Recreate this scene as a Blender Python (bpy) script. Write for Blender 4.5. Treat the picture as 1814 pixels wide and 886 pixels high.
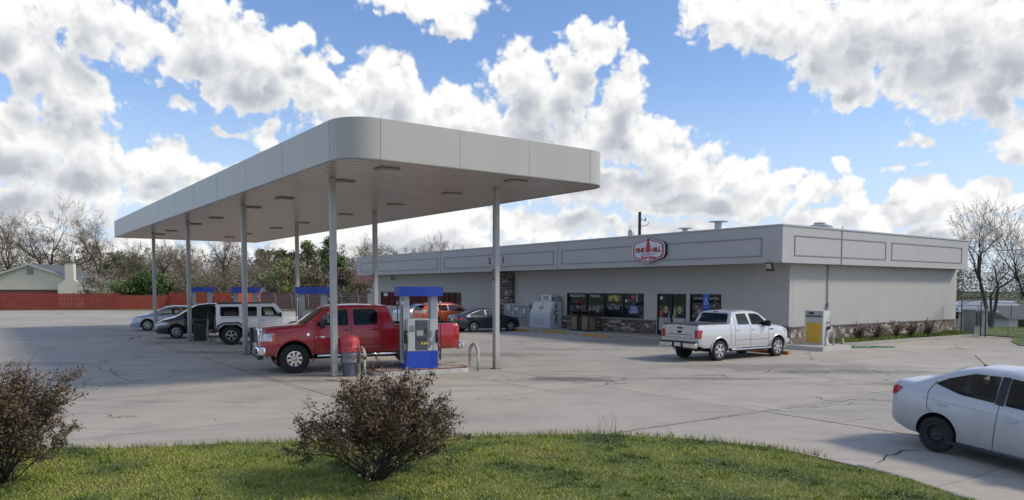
import bpy, bmesh, math, random
import numpy as np
from mathutils import Vector, Matrix, noise
from mathutils.bvhtree import BVHTree
R = math.radians
for o in list(bpy.data.objects): bpy.data.objects.remove(o)
SC = bpy.context.scene
COL = SC.collection

# ------------------------------------------------------------------ camera
cd = bpy.data.cameras.new('camera'); cam = bpy.data.objects.new('camera', cd); COL.objects.link(cam)
cam.location = (0, 0, 2.7)
cam.rotation_euler = (Matrix.Rotation(R(90 - 3.014), 4, 'X') @ Matrix.Rotation(R(0.109), 4, 'Z')).to_euler()
cd.sensor_width = 36; cd.lens = 36 * 1311.1 / 1814
cd.shift_y = 137.3 / 1814
cd.clip_start = 0.1; cd.clip_end = 6000
SC.camera = cam

# ------------------------------------------------------------------ sun and exposure
SUN_DIR = Vector((1.0, -0.07, 0)).normalized()
SUN_EL = R(40)
sd = bpy.data.lights.new('sun', 'SUN'); sun = bpy.data.objects.new('sun', sd); COL.objects.link(sun)
sd.energy = 2.35; sd.angle = R(9.0); sd.color = (1.0, 0.90, 0.76)
tosun = Vector((SUN_DIR.x * math.cos(SUN_EL), SUN_DIR.y * math.cos(SUN_EL), math.sin(SUN_EL)))
sun.rotation_euler = tosun.to_track_quat('Z', 'Y').to_euler(); sun.location = tosun * 80
SC.view_settings.view_transform = 'Standard'; SC.view_settings.look = 'None'
SC.view_settings.exposure = 0.16; SC.view_settings.gamma = 1
SC.view_settings.use_curve_mapping = False

# ------------------------------------------------------------------ world: Nishita sky with procedural cumulus
W = bpy.data.worlds.new("World"); SC.world = W; W.use_nodes = True
# blobs: azimuth, elevation, radius az, radius el (degrees); extra ones out of view added for white fill light
BLOBS = [(-34.08, 16.9, 1.8, 1.63), (-32.87, 14.92, 2.78, 2.02), (-29.34, 17.39, 2.99, 2.29), (-26.27, 16.61, 2.46, 1.96), (-31.3, 13.24, 2.87, 2.05), (-29.34, 12.96, 1.66, 1.52), (-33.17, 9.82, 3.37, 2.19), (-30.0, 9.78, 2.29, 2.08), (-33.48, 7.65, 3.34, 1.64), (-30.0, 6.82, 2.95, 1.51), (-33.48, 5.13, 4.86, 1.28), (-21.9, 17.33, 2.63, 2.43), (-23.76, 15.64, 2.93, 1.6), (-18.83, 16.15, 3.13, 2.48), (-16.04, 14.63, 3.63, 2.31), (-20.38, 13.9, 2.69, 1.43), (-13.18, 13.81, 2.9, 2.13), (-9.4, 14.8, 2.76, 2.37), (-7.26, 12.83, 3.87, 2.17), (-3.8, 12.9, 3.48, 1.96), (-24.84, 9.08, 1.98, 1.39), (-25.38, 7.5, 1.78, 1.78), (-22.27, 7.28, 2.62, 1.62), (-26.62, 7.04, 1.4, 1.95), (-19.99, 5.77, 3.47, 1.64), (-23.5, 12.46, 0.96, 0.6), (-17.96, 11.44, 1.03, 1.08), (-18.12, 12.11, 0.55, 0.66), (-20.46, 10.76, 0.84, 0.37), (-15.84, 17.86, 1.62, 1.09), (-13.59, 16.75, 0.66, 0.42), (-6.61, 20.6, 4.74, 0.96), (-4.67, 19.51, 2.17, 0.96), (0.79, 16.2, 2.4, 1.97), (4.06, 15.36, 2.61, 2.18), (6.01, 17.91, 2.07, 1.83), (2.32, 14.16, 3.93, 2.18), (8.59, 14.63, 1.71, 2.38), (7.95, 12.81, 2.14, 1.95), (1.01, 11.26, 4.37, 2.62), (5.79, 10.78, 3.89, 2.17), (9.65, 10.9, 2.97, 1.94), (12.18, 9.36, 3.34, 1.71), (15.88, 8.39, 3.23, 1.6), (19.06, 7.23, 2.73, 1.32), (21.37, 6.52, 1.52, 0.9), (8.37, 7.78, 8.56, 1.73), (14.66, 6.15, 8.18, 1.06), (15.07, 19.51, 2.24, 1.9), (18.28, 18.84, 3.55, 1.87), (21.37, 17.39, 3.41, 2.44), (23.61, 15.28, 2.94, 2.2), (24.34, 13.52, 1.45, 1.11), (26.48, 17.12, 4.2, 2.74), (30.52, 16.85, 4.22, 3.39), (29.21, 13.87, 3.66, 1.91), (33.36, 14.33, 2.44, 2.92), (32.43, 11.32, 1.87, 1.29), (33.96, 10.08, 1.5, 1.27), (34.26, 8.92, 0.75, 0.72), (31.17, 13.26, 3.84, 2.24), (26.48, 18.18, 5.6, 2.35), (34.26, 15.87, 2.69, 3.25), (27.52, 8.43, 0.89, 0.35), (23.61, 8.7, 0.73, 0.44), (28.2, 10.06, 0.68, 0.31), (23.97, 6.8, 1.53, 1.04), (28.71, 6.53, 1.51, 1.23), (28.54, 5.59, 3.71, 0.84), (32.59, 6.27, 1.55, 0.88), (26.48, 4.92, 7.0, 0.78), (32.74, 5.17, 3.4, 0.66), (-30.0, 2.69, 9.83, 1.14), (-8.97, 3.06, 10.66, 1.3), (29.54, 3.46, 8.27, 0.99), (14.66, 4.05, 8.18, 0.85), (-6.83, 5.02, 8.62, 1.52), (-13.18, 3.87, 6.21, 1.28), (1.88, 4.84, 6.55, 1.09), (142.7, 41.4, 15.5, 7.0), (-155.0, 40.6, 10.0, 4.2), (-64.2, 27.7, 10.0, 6.2), (-51.6, 17.1, 10.2, 7.7), (70.0, 41.5, 9.1, 6.5), (-66.5, 48.8, 8.0, 7.1), (-159.1, 20.2, 15.7, 6.2), (-72.7, 48.7, 9.6, 7.9), (87.3, 23.2, 9.3, 4.6), (-91.5, 42.3, 12.7, 6.4), (58.3, 22.9, 10.4, 6.8), (-110.2, 37.6, 8.5, 7.9), (-168.7, 23.0, 11.2, 6.2), (95.8, 32.3, 8.1, 4.2), (-128.0, 48.1, 9.0, 5.0), (93.0, 22.9, 12.2, 7.1), (-123.7, 40.8, 10.9, 5.2), (168.2, 11.8, 10.7, 6.4), (-92.5, 46.8, 12.4, 5.2), (88.3, 41.5, 13.0, 6.9), (174.6, 14.8, 8.4, 7.9), (54.0, 39.1, 10.8, 5.0), (68.2, 49.1, 13.1, 7.2), (154.8, 13.5, 13.9, 7.8), (63.3, 26.3, 9.2, 7.4), (67.7, 46.7, 13.0, 4.7)]
def build_world():
    nt = W.node_tree; N = nt.nodes; L = nt.links
    N.clear()
    out = N.new('ShaderNodeOutputWorld'); bg = N.new('ShaderNodeBackground'); L.new(bg.outputs[0], out.inputs[0])
    sky = N.new('ShaderNodeTexSky'); sky.sky_type = 'NISHITA'; sky.sun_disc = False
    sky.sun_elevation = SUN_EL; sky.sun_rotation = math.atan2(SUN_DIR.x, SUN_DIR.y)
    sky.air_density = 1.0; sky.dust_density = 0.6; sky.ozone_density = 2.0
    bg.inputs[1].default_value = 0.14
    def socketed(name):
        g = bpy.data.node_groups.new(name, 'ShaderNodeTree')
        g.interface.new_socket('P', in_out='INPUT', socket_type='NodeSocketVector'); g.interface.new_socket('D', in_out='OUTPUT', socket_type='NodeSocketFloat')
        n = g.nodes; return g, n, g.links, n.new('NodeGroupInput'), n.new('NodeGroupOutput')
    def noi(n, l, scale, detail, rough, src):
        t = n.new('ShaderNodeTexNoise'); t.noise_dimensions = '2D'; t.inputs['Scale'].default_value = scale
        t.inputs['Detail'].default_value = detail; t.inputs['Roughness'].default_value = rough
        l.new(src, t.inputs['Vector']); return t
    def mask_group():
        g, n, l, gi, go = socketed('cloud_mask')
        w = noi(n, l, 0.22, 3, 0.55, gi.outputs[0])
        s = n.new('ShaderNodeVectorMath'); s.operation = 'SUBTRACT'; l.new(w.outputs['Color'], s.inputs[0]); s.inputs[1].default_value = (.5, .5, .5)
        m = n.new('ShaderNodeVectorMath'); m.operation = 'MULTIPLY_ADD'; l.new(s.outputs[0], m.inputs[0]); m.inputs[1].default_value = (3.2, 2.4, 0); l.new(gi.outputs[0], m.inputs[2])
        acc = None
        for (a, e, ra, re) in BLOBS:
            v = n.new('ShaderNodeVectorMath'); v.operation = 'MULTIPLY_ADD'; l.new(m.outputs[0], v.inputs[0])
            small = ra < 1.35
            if small: ra, re = ra * 2.1, re * 2.1
            v.inputs[1].default_value = (1 / ra, 1 / re, 0); v.inputs[2].default_value = (-a / ra, -e / re, 0)
            q = n.new('ShaderNodeVectorMath'); q.operation = 'LENGTH'; l.new(v.outputs[0], q.inputs[0])
            qo = q.outputs['Value']
            if small:
                ad = n.new('ShaderNodeMath'); ad.operation = 'ADD'; l.new(qo, ad.inputs[0]); ad.inputs[1].default_value = .5; qo = ad.outputs[0]
            if acc is None: acc = qo
            else:
                k = n.new('ShaderNodeMath'); k.operation = 'SMOOTH_MIN'; l.new(acc, k.inputs[0]); l.new(qo, k.inputs[1]); k.inputs[2].default_value = 0.35
                acc = k.outputs[0]
        inv = n.new('ShaderNodeMath'); inv.operation = 'SUBTRACT'; inv.inputs[0].default_value = 1.0; l.new(acc, inv.inputs[1]); l.new(inv.outputs[0], go.inputs[0])
        return g
    def detail_group():
        g, n, l, gi, go = socketed('cloud_detail')
        f1 = noi(n, l, 0.55, 8, 0.56, gi.outputs[0])
        s = n.new('ShaderNodeVectorMath'); s.operation = 'SUBTRACT'; l.new(f1.outputs['Color'], s.inputs[0]); s.inputs[1].default_value = (.5, .5, .5)
        m = n.new('ShaderNodeVectorMath'); m.operation = 'MULTIPLY_ADD'; l.new(s.outputs[0], m.inputs[0]); m.inputs[1].default_value = (1.3, 1.3, 0); l.new(gi.outputs[0], m.inputs[2])
        vo = n.new('ShaderNodeTexVoronoi'); vo.voronoi_dimensions = '2D'; vo.feature = 'F1'; vo.inputs['Scale'].default_value = 0.62; vo.inputs['Detail'].default_value = 2.0; vo.inputs['Roughness'].default_value = .5
        l.new(m.outputs[0], vo.inputs['Vector'])
        a1 = n.new('ShaderNodeMath'); a1.operation = 'MULTIPLY_ADD'; l.new(f1.outputs[0], a1.inputs[0]); a1.inputs[1].default_value = 1.12; a1.inputs[2].default_value = CLOUD_BIAS
        a2 = n.new('ShaderNodeMath'); a2.operation = 'MULTIPLY_ADD'; l.new(vo.outputs['Distance'], a2.inputs[0]); a2.inputs[1].default_value = -0.55; l.new(a1.outputs[0], a2.inputs[2]); l.new(a2.outputs[0], go.inputs[0])
        return g
    GM, GD = mask_group(), detail_group()
    tc = N.new('ShaderNodeTexCoord')
    sx = N.new('ShaderNodeSeparateXYZ'); L.new(tc.outputs['Generated'], sx.inputs[0])
    def M(op, a, b=None, c=None):
        k = N.new('ShaderNodeMath'); k.operation = op
        for i, q in enumerate((a, b, c)):
            if q is None: continue
            if isinstance(q, (int, float)): k.inputs[i].default_value = q
            else: L.new(q, k.inputs[i])
        return k.outputs[0]
    az = M('MULTIPLY', M('ARCTAN2', sx.outputs[0], sx.outputs[1]), 57.2958)
    el = M('MULTIPLY', M('ARCSINE', sx.outputs[2]), 57.2958)
    cb = N.new('ShaderNodeCombineXYZ'); L.new(az, cb.inputs[0]); L.new(el, cb.inputs[1])
    def field(G, off):
        g = N.new('ShaderNodeGroup'); g.node_tree = G
        a = N.new('ShaderNodeVectorMath'); a.operation = 'ADD'; L.new(cb.outputs[0], a.inputs[0]); a.inputs[1].default_value = off
        L.new(a.outputs[0], g.inputs[0]); return g.outputs[0]
    m0 = field(GM, (0, 0, 0)); m2 = field(GM, (0.3, 2.4, 0)); n0 = field(GD, (0, 0, 0)); n1 = field(GD, (0.2, .8, 0))
    def SS(x, a, b):
        k = N.new('ShaderNodeMapRange'); k.interpolation_type = 'SMOOTHSTEP'
        L.new(x, k.inputs[0]); k.inputs[1].default_value = a; k.inputs[2].default_value = b; return k.outputs[0]
    d0 = M('ADD', m0, n0); d1 = M('ADD', M('MULTIPLY_ADD', m2, .3, M('MULTIPLY', m0, .7)), n1); d2 = M('ADD', m2, M('MULTIPLY', n0, .5))
    alpha = SS(d0, -0.10, 0.26)
    lit = SS(M('SUBTRACT', d0, d1), -0.45, 0.55)          # facing up, towards the sun
    deep = M('MULTIPLY', SS(M('MULTIPLY_ADD', n0, .35, m2), 0.0, 0.95), SS(d0, 0.1, 0.85))     # a lot of cloud overhead: grey underside
    sh = M('MULTIPLY', M('SUBTRACT', 1.0, M('MULTIPLY', deep, 0.9)), M('MULTIPLY_ADD', lit, 0.55, 0.52))
    cr = N.new('ShaderNodeMix'); cr.data_type = 'RGBA'; cr.clamp_factor = True; L.new(sh, cr.inputs[0])
    cr.inputs[6].default_value = (2.8, 3.0, 3.5, 1); cr.inputs[7].default_value = (6.5, 6.5, 6.4, 1)
    # thin veil near the horizon
    veil = M('MULTIPLY', SS(el, 17, 0), 0.8)
    mv = N.new('ShaderNodeMix'); mv.data_type = 'RGBA'; L.new(veil, mv.inputs[0]); mv.inputs[7].default_value = (4.3, 5.0, 6.1, 1)
    tint = N.new('ShaderNodeMix'); tint.data_type = 'RGBA'; tint.blend_type = 'MULTIPLY'; tint.inputs[0].default_value = 1
    L.new(sky.outputs[0], tint.inputs[6]); tint.inputs[7].default_value = SKYTINT
    L.new(tint.outputs[2], mv.inputs[6])
    mx = N.new('ShaderNodeMix'); mx.data_type = 'RGBA'; L.new(alpha, mx.inputs[0]); L.new(mv.outputs[2], mx.inputs[6]); L.new(cr.outputs[2], mx.inputs[7])
    L.new(mx.outputs[2], bg.inputs[0])
CLOUD_BIAS = -0.08
SKYTINT = (.90, .98, 1.14, 1)
build_world()
W.cycles.sampling_method = 'MANUAL'; W.cycles.sample_map_resolution = 256

# ------------------------------------------------------------------ materials
MATS = {}
def mat(name, col, rough=0.6, metal=0.0, vary=0.0, vscale=3.0, bump=0.0, bscale=20.0, spec=None, coat=0.0, col2=None, emit=None, alpha=None, trans=0.0, stretch=None, dirt=None):
    if name in MATS: return MATS[name]
    m = bpy.data.materials.new(name); m.use_nodes = True; MATS[name] = m
    nt = m.node_tree; N = nt.nodes; L = nt.links; b = N['Principled BSDF']
    c4 = tuple(col) + (1,)
    b.inputs['Base Color'].default_value = c4; b.inputs['Roughness'].default_value = rough; b.inputs['Metallic'].default_value = metal
    if spec is not None: b.inputs['Specular IOR Level'].default_value = spec
    if coat: b.inputs['Coat Weight'].default_value = coat; b.inputs['Coat Roughness'].default_value = 0.05
    if trans: b.inputs['Transmission Weight'].default_value = trans
    if alpha is not None: b.inputs['Alpha'].default_value = alpha
    tc = N.new('ShaderNodeTexCoord'); src = tc.outputs['Object']
    if stretch:
        mp = N.new('ShaderNodeMapping'); mp.inputs['Scale'].default_value = stretch; L.new(src, mp.inputs[0]); src = mp.outputs[0]
    if vary or col2:
        n = N.new('ShaderNodeTexNoise'); n.inputs['Scale'].default_value = vscale; n.inputs['Detail'].default_value = 6; n.inputs['Roughness'].default_value = 0.65
        L.new(src, n.inputs['Vector'])
        x = N.new('ShaderNodeMix'); x.data_type = 'RGBA'
        r = N.new('ShaderNodeMapRange'); r.inputs[1].default_value = 0.3; r.inputs[2].default_value = 0.7; L.new(n.outputs[0], r.inputs[0]); L.new(r.outputs[0], x.inputs[0])
        if col2: x.inputs[6].default_value = c4; x.inputs[7].default_value = tuple(col2) + (1,)
        else:
            x.inputs[6].default_value = tuple(c * (1 - vary) for c in col) + (1,); x.inputs[7].default_value = tuple(min(1, c * (1 + vary)) for c in col) + (1,)
        L.new(x.outputs[2], b.inputs['Base Color'])
        rr = N.new('ShaderNodeMapRange'); rr.inputs[3].default_value = max(0, rough - .06); rr.inputs[4].default_value = min(1, rough + .08); L.new(n.outputs[0], rr.inputs[0]); L.new(rr.outputs[0], b.inputs['Roughness'])
        if dirt:   # road dirt low down, a property of the panel itself: below dirt height in object space, broken by noise
            sp = N.new('ShaderNodeSeparateXYZ'); L.new(tc.outputs['Object'], sp.inputs[0])
            a = N.new('ShaderNodeMath'); a.operation = 'MULTIPLY_ADD'; L.new(n.outputs[0], a.inputs[0]); a.inputs[1].default_value = -0.5; L.new(sp.outputs[2], a.inputs[2])
            q = N.new('ShaderNodeMapRange'); L.new(a.outputs[0], q.inputs[0]); q.inputs[1].default_value = dirt - .3; q.inputs[2].default_value = dirt + .15; q.inputs[3].default_value = 0.45; q.inputs[4].default_value = 0
            y = N.new('ShaderNodeMix'); y.data_type = 'RGBA'; L.new(q.outputs[0], y.inputs[0]); L.new(x.outputs[2], y.inputs[6]); y.inputs[7].default_value = (.16, .13, .10, 1)
            L.new(y.outputs[2], b.inputs['Base Color'])
    if bump:
        n2 = N.new('ShaderNodeTexNoise'); n2.inputs['Scale'].default_value = bscale; n2.inputs['Detail'].default_value = 5; L.new(src, n2.inputs['Vector'])
        bp = N.new('ShaderNodeBump'); bp.inputs['Strength'].default_value = bump; bp.inputs['Distance'].default_value = 0.02
        L.new(n2.outputs[0], bp.inputs['Height']); L.new(bp.outputs[0], b.inputs['Normal'])
    if emit: b.inputs['Emission Color'].default_value = tuple(emit[:3]) + (1,); b.inputs['Emission Strength'].default_value = emit[3]
    return m

# ------------------------------------------------------------------ mesh helpers
def tag(o, label=None, cat=None, group=None, kind=None):
    if label: o['label'] = label
    if cat: o['category'] = cat
    if group: o['group'] = group
    if kind: o['kind'] = kind
    return o
def link(o, parent=None):
    COL.objects.link(o)
    if parent is not None: o.parent = parent
    return o
def empty(name, loc=(0, 0, 0), rz=0, label=None, cat=None, group=None, rx=0, ry=0):
    o = bpy.data.objects.new(name, None); o.empty_display_size = 0.2; link(o)
    o.location = loc; o.rotation_euler = (rx, ry, rz); return tag(o, label, cat, group)
class MB:
    """collects shapes in a bmesh; build() links them as ONE mesh object"""
    def __init__(s): s.b = bmesh.new(); s.mi = 0
    def _f(s, vs, smooth=False):
        try: f = s.b.faces.new(vs)
        except ValueError: return None
        f.material_index = s.mi; f.smooth = smooth; return f
    def quad(s, *p): return s._f([s.b.verts.new(q) for q in p])
    def box(s, c, d, rz=0, M=None, bevel=0):
        c = Vector(c); h = [x / 2 for x in d]
        T = Matrix.Translation(c) @ Matrix.Rotation(rz, 4, 'Z')
        if M is not None: T = M @ T
        v = [s.b.verts.new(T @ Vector((x * h[0], y * h[1], z * h[2]))) for z in (-1, 1) for y in (-1, 1) for x in (-1, 1)]
        fs = [s._f([v[i] for i in q]) for q in ((0, 2, 3, 1), (4, 5, 7, 6), (0, 1, 5, 4), (2, 6, 7, 3), (0, 4, 6, 2), (1, 3, 7, 5))]
        if bevel:
            es = list({e for f in fs for e in f.edges})
            r = bmesh.ops.bevel(s.b, geom=es, offset=bevel, segments=2, profile=.5, affect='EDGES')
            for f in r['faces']: f.material_index = s.mi; f.smooth = True
        return v
    def prism(s, poly, z0, z1, M=None, smooth=False):
        M = M or Matrix()
        a = [s.b.verts.new(M @ Vector((x, y, z0))) for x, y in poly]; b = [s.b.verts.new(M @ Vector((x, y, z1))) for x, y in poly]
        n = len(poly); s._f(a[::-1]); s._f(b)
        for i in range(n): s._f([a[i], a[(i + 1) % n], b[(i + 1) % n], b[i]], smooth)
    def tube(s, pts, r, n=8, cap=True, M=None, smooth=True):
        pts = [Vector(p) for p in pts]
        if M is not None: pts = [M @ p for p in pts]
        rs = r if isinstance(r, (list, tuple)) else [r] * len(pts)
        rings = []; up = Vector((0, 0, 1))
        for i, p in enumerate(pts):
            t = (pts[min(i + 1, len(pts) - 1)] - pts[max(i - 1, 0)])
            if t.length < 1e-9: t = Vector((0, 0, 1))
            t.normalize()
            u = t.cross(up)
            if u.length < 1e-3: u = t.cross(Vector((1, 0, 0)))
            u.normalize(); w = t.cross(u)
            rings.append([s.b.verts.new(p + (u * math.cos(k * 2 * math.pi / n) + w * math.sin(k * 2 * math.pi / n)) * rs[i]) for k in range(n)])
        for a, b in zip(rings, rings[1:]):
            for k in range(n): s._f([a[k], a[(k + 1) % n], b[(k + 1) % n], b[k]], smooth)
        if cap: s._f(rings[0][::-1]); s._f(rings[-1])
    def lathe(s, prof, n=24, M=None, smooth=True, cap=True):
        M = M or Matrix(); rings = []
        for r, z in prof:
            rings.append([s.b.verts.new(M @ Vector((r * math.cos(k * 2 * math.pi / n), r * math.sin(k * 2 * math.pi / n), z))) for k in range(n)])
        for a, b in zip(rings, rings[1:]):
            for k in range(n): s._f([a[k], a[(k + 1) % n], b[(k + 1) % n], b[k]], smooth)
        if cap:
            if prof[0][0] > 1e-4: s._f(rings[0][::-1])
            if prof[-1][0] > 1e-4: s._f(rings[-1])
    def build(s, name, mats, parent=None, fix=True, auto=None):
        me = bpy.data.meshes.new(name)
        if fix: bmesh.ops.recalc_face_normals(s.b, faces=s.b.faces)
        for e in s.b.edges:
            if len(e.link_faces) == 2 and e.calc_face_angle(0) > .7: e.smooth = False
        s.b.to_mesh(me); s.b.free()
        for m in (mats if isinstance(mats, (list, tuple)) else [mats]): me.materials.append(m)
        o = bpy.data.objects.new(name, me); link(o, parent); return o
def fast_mesh(name, V, F, mats, parent=None, mi=None, smooth=False):
    """V (n,3) array, F (m,k) array of one polygon size"""
    V = np.asarray(V, np.float32); F = np.asarray(F, np.int32); k = F.shape[1]
    me = bpy.data.meshes.new(name); me.vertices.add(len(V)); me.vertices.foreach_set('co', V.ravel())
    me.loops.add(F.size); me.loops.foreach_set('vertex_index', F.ravel())
    me.polygons.add(len(F)); me.polygons.foreach_set('loop_start', np.arange(0, F.size, k, dtype=np.int32)); me.polygons.foreach_set('loop_total', np.full(len(F), k, np.int32))
    for m in (mats if isinstance(mats, (list, tuple)) else [mats]): me.materials.append(m)
    if mi is not None: me.polygons.foreach_set('material_index', np.asarray(mi, np.int32))
    if smooth: me.polygons.foreach_set('use_smooth', np.ones(len(F), bool))
    me.update(calc_edges=True)
    o = bpy.data.objects.new(name, me); link(o, parent); return o
def copy_tree(o, parent=None):
    kids = list(o.children)
    c = o.copy(); COL.objects.link(c); c.parent = parent
    for ch in kids: copy_tree(ch, c)
    return c
def text_mesh(name, body, size, m, M, parent=None, depth=0.012, shear=0.0, bold=0.0, align='CENTER', sx=1.0):
    cu = bpy.data.curves.new(name, 'FONT'); cu.body = body; cu.size = size; cu.extrude = depth / 2; cu.shear = shear; cu.offset = bold
    cu.align_x = align; cu.align_y = 'CENTER'; cu.resolution_u = 3
    t = bpy.data.objects.new(name, cu); COL.objects.link(t)
    bpy.context.view_layer.update()
    me = bpy.data.meshes.new_from_object(t.evaluated_get(bpy.context.evaluated_depsgraph_get()))
    bpy.data.objects.remove(t); bpy.data.curves.remove(cu)
    me.transform(M @ Matrix.Diagonal((sx, 1, 1, 1)))
    me.materials.clear(); me.materials.append(m); me.name = name
    o = bpy.data.objects.new(name, me); link(o, parent); return o
def round_poly(pts, r, n=4):
    out = []; N_ = len(pts)
    for i in range(N_):
        p0, p, p1 = Vector(pts[i - 1]), Vector(pts[i]), Vector(pts[(i + 1) % N_])
        a = (p0 - p); b = (p1 - p); d = min(r, a.length * .45, b.length * .45)
        A = p + a.normalized() * d; B = p + b.normalized() * d
        for k in range(n + 1):
            t = k / n; out.append(tuple((A * (1 - t) ** 2 + p * 2 * t * (1 - t) + B * t * t)))
    return out

# frame of the forecourt: 'a' runs back-left along the store front, 'b' runs right along its side wall
TH = 0.6288
Av = Vector((-math.sin(TH), math.cos(TH), 0)); Bv = Vector((math.cos(TH), math.sin(TH), 0))
def smooth01(t): t = max(0, min(1, t)); return t * t * (3 - 2 * t)
def gz(x, y):
    """the drive falls away towards the road on the near right"""
    t = (x - 6.9) * .5 + (y - 12.4) * -.87
    return -0.08 * (math.sqrt(t * t + .05) + t) / 2 * smooth01((x - 4.6) / 3)

# ------------------------------------------------------------------ vehicles
M_TYRE = mat('tyre_rubber', (.018, .018, .019), .8, vary=.2, bump=.2, bscale=60)
M_RIM = mat('alloy_rim', (.55, .55, .57), .28, .85)
M_CHROME = mat('chrome', (.75, .76, .78), .12, 1.0)
M_STEELRIM = mat('black_steel_rim', (.045, .042, .045), .55, .3, vary=.3)
M_BLACK = mat('black_plastic', (.018, .018, .02), .5)
M_UNDER = mat('underbody', (.012, .012, .012), .9)
M_GLASS = mat('tinted_glass', (.005, .006, .008), .05, spec=.25)
M_GLASSL = mat('car_glass', (.022, .028, .028), .05, spec=.42)
M_CLEAR = mat('clear_tinted_glass', (.010, .012, .012), .03, spec=.5, alpha=.42)
M_SEAT = mat('seat_fabric', (.10, .10, .105), .8)
M_SEAM = mat('panel_gap', (.01, .01, .01), .8)
M_TAIL = mat('red_lamp_lens', (.42, .012, .014), .15, spec=.6)
M_LAMP = mat('headlamp_lens', (.55, .56, .56), .1, .3, vary=.3, vscale=14)
M_AMBER = mat('amber_lens', (.65, .2, .02), .15)
M_PLATE = mat('number_plate', (.6, .62, .6), .5, vary=.1, vscale=9)
def lerp_tab(tab, x):
    return float(np.interp(x, [p[0] for p in tab], [p[1] for p in tab]))
def sm_tab(tab, x, w=.05):
    return (lerp_tab(tab, x - w) + 2 * lerp_tab(tab, x) + lerp_tab(tab, x + w)) / 4
def body_mesh(sp):
    """sections along x, closed; then wheel wells (and a load bed) cut out"""
    xs = sorted(set(np.round(np.concatenate([np.linspace(sp['x0'], sp['x1'], sp.get('n', 96)), [sp['x0'] + .015, sp['x0'] + .04, sp['x1'] - .015, sp['x1'] - .04]]), 4)))
    rings = []
    for x in xs:
        w = sp.get('sm', .05)
        if min(x - sp['x0'], sp['x1'] - x) < w: w = 0
        zt = sm_tab(sp['top'], x, w) if w else lerp_tab(sp['top'], x)
        zb = lerp_tab(sp['bot'], x); belt = lerp_tab(sp['belt'], x); hw = sm_tab(sp['plan'], x, w) if w else lerp_tab(sp['plan'], x)
        rz = min(lerp_tab(sp.get('rz', [(0, .07)]), x), (zt - zb) * .3); rc = lerp_tab(sp.get('rc', [(0, .13)]), x); crown = lerp_tab(sp.get('crown', [(0, .03)]), x)
        tm = sp.get('tumble', .42)
        zs = min(belt, zt - rz)
        h = zs - zb
        pts = [(0, zb), (hw * .8, zb), (hw - .045, zb + .015), (hw - .018, zb + h * .12), (hw - .012, zb + h * .22), (hw, zb + h * .38), (hw + .004, zb + h * .55), (hw - .002, zb + h * .7), (hw - .012, zb + h * .8), (hw - .016, zb + h * .9), (hw - .035, zs)]
        ys = hw - .035
        for k in range(1, 6):
            z = zs + (zt - rz - zs) * k / 5; pts.append((ys - tm * (z - zs) + .012 * math.sin(math.pi * k / 5) * (1 if zt - zs > .3 else 0), z))
        yt = pts[-1][0]
        for k in range(1, 5):
            a = math.pi / 2 * k / 4; pts.append((yt - rc * (1 - math.cos(a)), zt - rz + rz * math.sin(a)))
        yr = yt - rc
        for k in range(1, 5):
            y = yr * (1 - k / 4); pts.append((y, zt + crown * (1 - (y / max(yr, .01)) ** 2)))
        rings.append((x, pts))
    b = bmesh.new(); R_ = []
    for x, pts in rings:
        full = [(y, z) for y, z in pts] + [(-y, z) for y, z in pts[-2:0:-1]]
        R_.append([b.verts.new((x, y, z)) for y, z in full])
    n = len(R_[0])
    for A, B in zip(R_, R_[1:]):
        for k in range(n):
            f = b.faces.new((A[k], A[(k + 1) % n], B[(k + 1) % n], B[k])); f.smooth = True
    b.faces.new(R_[0]); b.faces.new(R_[-1][::-1])
    bmesh.ops.recalc_face_normals(b, faces=b.faces)
    for f in b.faces:
        if f.normal.z < -.75 and f.calc_center_median().z < .6: f.material_index = 1
    me = bpy.data.meshes.new('body'); b.to_mesh(me); b.free()
    for m in (sp['paint'], M_UNDER): me.materials.append(m)
    o = bpy.data.objects.new('body', me); COL.objects.link(o)
    cb = MB(); cb.mi = 1
    rw = sp['arch']
    for wx in (0, sp['wb']):
        for s in (-1, 1):
            y0, y1 = sp['hw'] - .36, sp['hw'] + .2
            pr = [(wx + rw * math.cos(a), sp['wr'] + .02 + rw * math.sin(a)) for a in np.linspace(0, 2 * math.pi, 36, endpoint=False)]
            if sp.get('square_arch'):
                zz = sp['wr'] + rw * .92; pr = round_poly([(wx + rw * 1.12, -.2), (wx + rw * 1.02, zz * .78), (wx + rw * .55, zz), (wx - rw * .55, zz), (wx - rw * 1.02, zz * .78), (wx - rw * 1.12, -.2)], .08)
            T = Matrix(((1, 0, 0, 0), (0, 0, 1, 0), (0, 1, 0, 0), (0, 0, 0, 1)))
            cb.prism(pr, min(s * y0, s * y1), max(s * y0, s * y1), T)
    if sp.get('bed'):
        x0, x1, hb, zf = sp['bed']; cb.box(((x0 + x1) / 2, 0, zf + 1), (x1 - x0, 2 * hb, 2))
    cut = cb.build('cutter', [M_UNDER, M_UNDER])
    md = o.modifiers.new('cut', 'BOOLEAN'); md.operation = 'DIFFERENCE'; md.object = cut; md.solver = 'EXACT'
    bpy.context.view_layer.update()
    me2 = bpy.data.meshes.new_from_object(o.evaluated_get(bpy.context.evaluated_depsgraph_get()))
    me2.name = 'body'
    o.modifiers.clear(); o.data = me2; bpy.data.meshes.remove(me)
    cm = cut.data; bpy.data.objects.remove(cut); bpy.data.meshes.remove(cm)
    bm = bmesh.new(); bm.from_mesh(me2); tree = BVHTree.FromBMesh(bm)
    for e in bm.edges:
        if len(e.link_faces) == 2 and e.calc_face_angle(0) > .45: e.smooth = False
    bm.to_mesh(me2); bm.free()
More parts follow.
